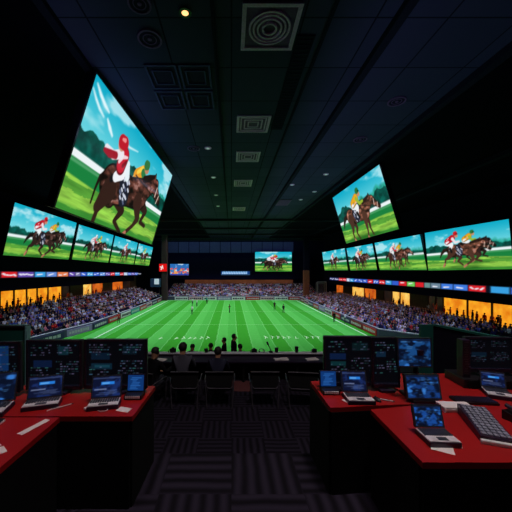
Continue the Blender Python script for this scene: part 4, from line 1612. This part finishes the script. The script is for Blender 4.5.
def small_console(x, y, rz, P, label):
    t = empty('desk_console', (x, y, DZ), rz, label, 'console', 'small blue desk consoles')
    MB().box((0, 0, .02), (.16, .13, .04), bev=.006).build('base', M_PLASTIC, t)
    b = MB()
    for k in range(8):
        b.box((-.06 + .017 * k, -.066, .026), (.013, .012, .022))
    b.build('keys', M_SILVER, t)
    b = MB().box((0, .045, .115), (.165, .02, .16), (-.12, 0, 0), bev=.005)
    s = b.build('display_housing', M_PLASTIC2, t)
    pic_mesh('screen', [(-.074, .046, .188), (.074, .046, .188), (.074, .026, .05), (-.074, .026, .05)], P, .008, M_PICDIM, s)


Pb = Pic(30, 28, 1, 91, (.06, .22, .46))
for k in range(8):
    Pb.rect(.1 + .2 * Pb.r.rand(), .1 + .1 * k, .5 + .4 * Pb.r.rand(), .14 + .1 * k, (.22, .50, .85), .8)
small_console(-.90, 2.70, .0, Pb, 'small blue-screened console beside the left laptop nearest the chairs')
small_console(.945, 2.80, .0, Pb, 'small blue-screened console before the right corner monitor')

# two screens stacked on one pole
t = empty('stacked_monitor_stand', (1.735, 2.70, DZ), -.03, 'two blue screens stacked one above the other on a black pole stand', 'monitor stand')
MB().box((0, -.02, .012), (.24, .24, .024), bev=.006).build('foot', M_PLASTIC, t)
MB().cyl((0, .04, 0), (0, .04, .50), .02).box((0, .01, .18), (.05, .08, .05)).box((0, .0, .42), (.05, .09, .05)).build('pole', M_PLASTIC2, t)
for (cx, cy, z0, w, h, ln, sd, hue) in ((-.045, -.03, .285, .315, .27, .06, 92, (.10, .30, .54)), (-.015, -.12, .03, .305, .215, .22, 93, (.08, .24, .50))):
    c_, s_ = math.cos(ln), math.sin(ln)
    q = lambda u, v, o=0: (cx + u, cy + v * s_ - o * c_, z0 + v * c_ + o * s_)
    b = MB().prism([q(-w / 2, 0), q(w / 2, 0), q(w / 2, h), q(-w / 2, h)], (0, .03 * c_, -.03 * s_))
    sc_ = b.build('display_housing', M_PLASTIC, t)
    e = .013
    b = MB()
    for (u0, u1, v0, v1) in ((-w / 2, w / 2, h - e, h), (-w / 2, w / 2, 0, e), (-w / 2, -w / 2 + e, e, h - e), (w / 2 - e, w / 2, e, h - e)):
        b.prism([q(u0, v0, .006), q(u1, v0, .006), q(u1, v1, .006), q(u0, v1, .006)], (0, .006 * c_, -.006 * s_))
    b.build('bezel', M_BEZEL, sc_)
    pic_mesh('screen', [q(-w / 2 + e, h - e, .004), q(w / 2 - e, h - e, .004), q(w / 2 - e, e, .004), q(-w / 2 + e, e, .004)], blue_pic(60, 46, 1.3, sd, hue), 0, M_PICDIM, sc_)

# long keypad console, sloping up towards the back
t = empty('keypad_console', (1.885, 2.17, DZ), math.radians(-21), 'long silver keypad console lying across the lower right desk', 'console')
b = MB()
b.prism([(-.095, -.22, .0), (-.095, .22, .0), (-.095, .22, .075), (-.095, -.22, .045)], (.19, 0, 0))
b.build('body', M_PLASTIC2, t)
b = MB()
for r in range(11):
    for c in range(5):
        y = -.195 + .038 * r
        z = .045 + (y + .22) / .44 * .03
        b.box((-.068 + .034 * c, y, z + .006), (.029, .030, .014), bev=.003, seg=1)
b.build('keys', mat('grey_keys', (128, 130, 152), .5), t)
b = MB().box((0, -.232, .014), (.20, .03, .028), bev=.006)
b.build('wrist_rest', M_SILVER, t)


def sheet(x, y, w, d, rz, label, z=DZ, n=1, cat='paper', name='paper_sheet'):
    b = MB()
    r = random.Random(int(x * 100 + y * 77))
    for k in range(n):
        b.box((r.uniform(-.004, .004) * (n > 1), r.uniform(-.004, .004) * (n > 1), .0015 + .003 * k), (w, d, .0025), (0, 0, r.uniform(-.05, .05) * (n > 1)))
    o = b.build(name, M_PAPER, None)
    o.location = (x, y, z)
    o.rotation_euler = (0, 0, rz)
    return tag(o, label, cat, 'papers on the red desks')


sheet(-.91, 2.455, .115, .075, -.25, 'white paper slip at the square end of the left desk')
sheet(-1.49, 2.19, .05, .22, -.35, 'white paper on the left return desk near its inner corner')
sheet(-1.60, 1.96, .075, .05, -.5, 'small white paper scrap on the left return desk, middle of three papers')
sheet(-1.555, 1.86, .09, .17, -.7, 'white paper at the lower left edge of the return desk')
sheet(1.90, 2.46, .25, .12, -.05, 'thick pile of white papers behind the long keypad console', n=14, name='paper_pile')
sheet(1.40, 1.93, .13, .10, -.5, 'loose white paper on the front of the lower right desk')
sheet(1.50, 1.99, .13, .08, -.6, 'second loose white paper overlapping the front of the lower right desk', z=DZ + .004)
sheet(1.035, 2.60, .04, .10, .5, 'white folded card left of the right laptop', name='paper_card')


def pen(x, y, rz, label, L=.13, m=M_SILVER):
    t = empty('pen', (x, y, DZ), rz, label, 'pen', 'pens on the red desks')
    MB().cyl((-L / 2, 0, .006), (L / 2 - .02, 0, .006), .005, n=8).build('barrel', m, t)
    MB().cyl((L / 2 - .02, 0, .006), (L / 2, 0, .005), .005, .001, n=8).build('tip', M_BEZEL, t)


pen(-1.50, 2.47, .75, 'silver pen right of the middle left laptop')
pen(-1.44, 2.52, .75, 'second silver pen beyond the one by the middle left laptop')
pen(1.405, 2.62, -.45, 'silver pen on the right desk by the narrow monitor')
t = empty('phone_handset', (-1.20, 2.49, DZ), -.55, 'pale handset lying left of the left laptop nearest the chairs', 'phone')
MB().box((0, 0, .012), (.035, .13, .022), bev=.006).build('body', M_SILVER, t)
MB().box((0, .045, .026), (.034, .035, .012), bev=.004).build('earpiece', M_PLASTIC2, t)
t = empty('desk_cable', (-1.06, 2.43, DZ), 0, 'thin pale cable curled in front of the left laptop nearest the chairs', 'cable')
MB().tube([(-.06, 0, .006), (-.03, -.015, .006), (0, -.01, .006), (.02, .01, .006), (.01, .02, .006)], .003, 6).build('lead', M_SILVER, t)
t = empty('mouse', (1.32, 2.63, DZ), .3, 'black computer mouse right of the right laptop', 'mouse')
MB().sph((0, 0, .0), .034, (.8, 1.4, .8), 14).build('shell', M_PLASTIC, t, True)
MB().cyl((-.004, .02, .026), (.004, .02, .026), .007, n=10).build('wheel', M_BEZEL, t)
t = empty('black_folder', (-1.93, 2.14, DZ), .1, 'closed black folder on the left return desk', 'folder')
MB().box((0, 0, .012), (.34, .24, .024), bev=.006).build('cover', M_PLASTIC, t)
MB().box((.165, 0, .012), (.02, .22, .014)).build('pages', M_PAPER, t)
t = empty('keyboard', (2.17, 2.60, DZ), -.1, 'flat black keyboard between the small right laptop and the stacked screens', 'keyboard')
MB().box((0, 0, .011), (.34, .13, .022), bev=.005).build('body', M_PLASTIC, t)
b = MB()
for r in range(5):
    for c in range(15):
        b.box((-.152 + .0217 * c, -.046 + .023 * r, .024), (.017, .018, .008))
b.build('keys', M_PLASTIC2, t)
t = empty('desk_phone', (2.27, 2.24, DZ), .2, 'black desk phone at the lower right edge', 'phone')
b = MB().prism([(-.09, -.1, 0), (-.09, .1, 0), (-.09, .1, .07), (-.09, -.1, .03)], (.18, 0, 0))
b.build('body', M_PLASTIC, t)
b = MB().tube([(-.06, -.09, .065), (-.06, 0, .09), (-.06, .09, .105)], .016, 10)
b.build('handset', M_PLASTIC2, t)
b = MB()
for r in range(4):
    for c in range(3):
        b.box((.0 + .03 * c, -.06 + .03 * r, .05 + .006 * r), (.02, .02, .012))
b.build('keys', M_BEZEL, t)
t = empty('headset_cable', (2.02, 2.0, DZ), 0, 'pink curled cable at the lower right edge beside the keypad console', 'cable')
pts = [(.02 * math.cos(k * .9) + .012 * k, .02 * math.sin(k * .9) - .006 * k, .008) for k in range(16)]
MB().tube(pts, .005, 6).build('lead', mat('pink_cable', (220, 130, 140), .5), t)

# partitions at both sides of the press tier
t = empty('booth_partition', (-3.9, 4.5, 0), 0, 'dark teal partition panel at the left edge behind the monitors', 'partition', 'teal booth partitions')
MB().box((0, 0, 1.2), (1.46, .06, 2.36), bev=.006).build('panel', M_TEAL, t)
MB().box((0, 0, 2.40), (1.5, .09, .035), bev=.006).build('top_rail', M_BEZEL, t)
MB().box((.745, -.01, 1.2), (.03, .09, 2.4), bev=.004).build('post', mat('pale_teal_edge', (120, 170, 180), .4), t)
t = empty('booth_partition', (3.2, 4.62, 0), 0, 'dark navy-sided partition with teal end at the right edge behind the monitors', 'partition', 'teal booth partitions')
MB().box((-.10, 0, 1.2), (.20, .05, 2.40), bev=.005).build('end_panel', M_TEAL, t)
d = Vector((.44, -1.5, 0))
b = MB().prism([(0, 0, 0), d, d + Vector((0, 0, 2.38)), (0, 0, 2.38)], (.05, .01, 0))
b.build('panel', M_NAVYPANEL, t)
b = MB().prism([(-.01, 0, 2.38), d + Vector((-.01, 0, 2.38)), d + Vector((.06, 0, 2.38)), (.06, 0, 2.38)], (0, 0, .03))
b.build('top_rail', M_TEAL, t)

# ------------------------------------------------------------------ press counter, chairs, people
t = empty('press_counter', (.1, 8.75, 0), 0, 'long dark press counter with pale top ledge overlooking the pitch', 'counter')
MB().box((0, .2, .335), (7.6, .1, .67), bev=.01).build('front_panel', M_NAVYPANEL, t)
MB().box((0, .2, .68), (7.7, .2, .03), bev=.008).build('ledge', mat('pale_ledge', (225, 226, 245), .35), t)
MB().box((0, -.17, .60), (7.6, .62, .04), bev=.008).build('worktop', M_PLASTIC2, t)
for x in (-3.6, -1.8, 0.25, 1.8, 3.6):
    MB().box((x, -.15, .29), (.06, .5, .58), bev=.006).build('support', M_BLACK, t)
t = tag(MB().box((0, 0, .006), (.55, .7, .012), bev=.004).build('floor_patch', mat('dull_red_patch', (92, 46, 50), .9, var=.2, scale=30)), 'dull red patch on the floor below the counter between the chairs', 'mat')  # thin dull red slab on the carpet
t.location = (.28, 8.1, 0)


def chair(x, y, rz, label, w=.66, src=None):
    t = empty('armchair', (x, y, 0), rz, label, 'chair', 'black tube-framed armchairs')
    MB().box((0, .08, .43), (w * .84, .5, .09), bev=.025).build('seat', M_FABRIC, t)
    b = MB()
    b.prism([(-w * .42, -.22, .50), (w * .42, -.22, .50), (w * .5, -.27, .86), (-w * .5, -.27, .86)], (0, .05, .01))
    b.build('backrest', M_FABRIC, t)
    b = MB().tube([(-w * .50, -.285, .87), (0, -.29, .875), (w * .50, -.285, .87)], .012)
    b.build('back_rail', M_CHROME, t)
    b = MB()
    b.tube([(-w * .50, -.25, .62), (-w * .47, -.25, .52), (-w * .38, -.25, .475), (w * .38, -.25, .475), (w * .47, -.25, .52), (w * .50, -.25, .62)], .012)
    for s in (-1, 1):
        b.tube([(s * w * .50, -.27, .62), (s * w * .54, -.1, .645), (s * w * .54, .25, .645), (s * w * .50, .30, .60)], .013)
    b.build('arm_frame', M_CHROME, t)
    for sx in (-1, 1):
        for sy in (-1, 1):
            MB().tube([(sx * w * .50, -.25 if sy < 0 else .30, .61 if sy > 0 else .55), (sx * w * .44, -.28 if sy < 0 else .32, .012)], .013).build('leg', M_CHROME, t)
    return t


chair(-1.10, 7.05, .0, 'armchair under the grey-jacketed person, first in the row')
chair(-.28, 7.05, .0, 'armchair under the navy-jacketed person, second in the row')
chair(.79, 7.05, .0, 'empty armchair right of the red patch')
chair(1.70, 7.0, -.12, 'empty armchair nearest the right desk', w=.70)
chair(-2.02, 7.0, -.35, 'armchair under the black-clad person beside the left desk')

D1 = skin_mesh('reporter_seated', *pose('sit', True, 'desk', lean=.05), subdiv=2, mats=BODY)
D2 = skin_mesh('reporter_seated', *pose('sit', True, ('lap', 'desk'), lean=.02), subdiv=2, mats=BODY)
D3 = skin_mesh('reporter_standing', *pose('stand', True, 'down'), subdiv=2, mats=BODY)
D4 = skin_mesh('reporter_standing', *pose('stand', True, 'hip'), subdiv=2, mats=BODY)
HS, HT = hair_mesh(.50 + .735, .015 + .05), hair_mesh(.93 + .735, .015)
HL = hair_mesh(.93 + .735, .015, True)
figure((-1.22, 7.22, -.02), .0, D1, HS, (78, 78, 92), 'person in a grey jacket seated at the counter, seen from behind', 'press at the counter', 1.08)
figure((-.34, 7.22, -.02), -.05, D1, HS, (44, 46, 66), 'person in a dark navy jacket seated at the counter, seen from behind', 'press at the counter')
figure((-1.90, 7.1, -.02), -.55, D2, HS, (20, 20, 26), 'person in black seated beside the left desk, turned towards the counter', 'press at the counter', 1.02)
WK = -1.2
for (x, y, me, hr, rgb, sc, lab) in ((-1.62, 12.0, D2, HS, (30, 30, 38), 1.0, 'seated person beyond the counter, only the dark head showing right of the grey jacket'),
                                     (-.86, 12.0, D1, HS, (36, 34, 44), 1.03, 'seated person beyond the counter, head showing left of the navy jacket'),
                                     (.36, 12.0, D1, HL, (22, 22, 28), 1.0, 'long-haired person seated beyond the counter, right of the standing pair')):
    if hr is HL:
        hr = hair_mesh(.50 + .735, .065, True)
    figure((x, y, WK), 0, me, hr, rgb, lab, 'people on the walkway beyond the counter', sc)
    s = empty('stool', (x, y, WK), 0, 'low stool under ' + lab.split(',')[0].replace('seated person', 'the seated person').replace('long-haired person', 'the long-haired person') + (' right of grey jacket' if x < -1 else ' left of navy jacket' if x < 0 else ''), 'stool', 'stools on the walkway')
    MB().cyl((0, 0, .34), (0, 0, .40), .2, n=20).build('seat', M_FABRIC, s)
    for k in range(4):
        a = math.pi / 4 + k * math.pi / 2
        MB().tube([(.12 * math.cos(a), .12 * math.sin(a), .34), (.19 * math.cos(a), .19 * math.sin(a), .01)], .013).build('leg', M_CHROME, s)
figure((-.30, 12.1, WK), 1.35, D3, HL, (18, 18, 24), 'shorter person in black standing beyond the counter', 'people on the walkway beyond the counter', .90)
p = figure((.10, 12.0, WK), -1.3, D3, HL, (24, 20, 30), 'taller person standing beyond the counter turned to the right', 'people on the walkway beyond the counter', 1.0)

# things on the counter
LZ = .695
t = empty('gooseneck_microphone', (1.10, 8.95, LZ), 0, 'gooseneck microphone leaning left on the counter ledge', 'microphone')
MB().cyl((.12, 0, 0), (.12, 0, .03), .06, n=20).build('base', M_PLASTIC, t)
MB().tube([(.12, 0, .03), (.09, 0, .12), (.05, 0, .20), (.03, 0, .25)], .012).build('neck', M_PLASTIC, t)
MB().cyl((.03, 0, .24), (.0, 0, .33), .03, .026, n=14).build('capsule', M_PLASTIC2, t)
for (x, s, lab) in ((.70, 1.0, 'dark camera on the ledge, left of the microphone'), (-1.80, 1.15, 'dark camera on the ledge left of the grey-jacketed person'), (2.56, .9, 'dark camera on the ledge next to the right corner monitor')):
    t = empty('camera', (x, 8.95, LZ), .2, lab, 'camera', 'cameras on the counter ledge')
    t.scale = (s, s, s)
    MB().box((0, 0, .055), (.16, .08, .11), bev=.012).box((0, 0, .12), (.06, .06, .03), bev=.006).build('body', M_PLASTIC, t)
    MB().cyl((0, .04, .055), (0, .13, .055), .036, .04, n=18).build('lens', M_PLASTIC2, t)
    MB().tube([(-.08, 0, .08), (-.13, 0, .05), (-.11, -.02, .01)], .008, 6).build('strap', M_FABRIC, t)
t = empty('headset', (.93, 8.95, LZ), 0, 'dark headset lying on the ledge just left of the microphone', 'headset')
MB().tube([(.09 * math.cos(a), 0, .05 + .06 * math.sin(a)) for a in np.linspace(0, math.pi, 12)], .010).build('band', M_PLASTIC, t)
for s in (-1, 1):
    MB().cyl((s * .09, 0, .045), (s * .06, 0, .045), .042, n=16).build('ear_cup', M_PLASTIC2, t)
for (x, h, lab) in ((1.39, .13, 'dark cup on the ledge just right of the microphone'), (2.01, .17, 'tall dark cup standing alone on the ledge'), (-.78, .10, 'dark cup on the ledge between the two seated reporters')):
    t = empty('cup', (x, 8.95, LZ), 0, lab, 'cup', 'cups on the counter ledge')
    MB().cyl((0, 0, 0), (0, 0, h), .045, .058, n=20).build('body', M_PLASTIC, t)
    MB().cyl((0, 0, h), (0, 0, h + .014), .062, .056, n=20).build('lid', M_PLASTIC2, t)
WT = .62
for (x, y, w, d, rz, lab) in ((1.45, 8.5, .40, .22, .1, 'pale papers on the worktop behind the empty chairs'), (-2.05, 8.45, .30, .2, -.3, 'pale papers on the worktop in front of the black-clad person'), (2.35, 8.5, .34, .22, .2, 'pale papers on the worktop beside the right desk')):
    b = MB()
    for k in range(6):
        b.box((.003 * k, 0, .002 + .003 * k), (w, d, .0026), (0, 0, .04 * (k % 3 - 1)))
    o = tag(b.build('paper_pile', M_PAPER), lab, 'paper', 'papers on the counter worktop')
    o.location = (x, y, WT)
    o.rotation_euler = (0, 0, rz)
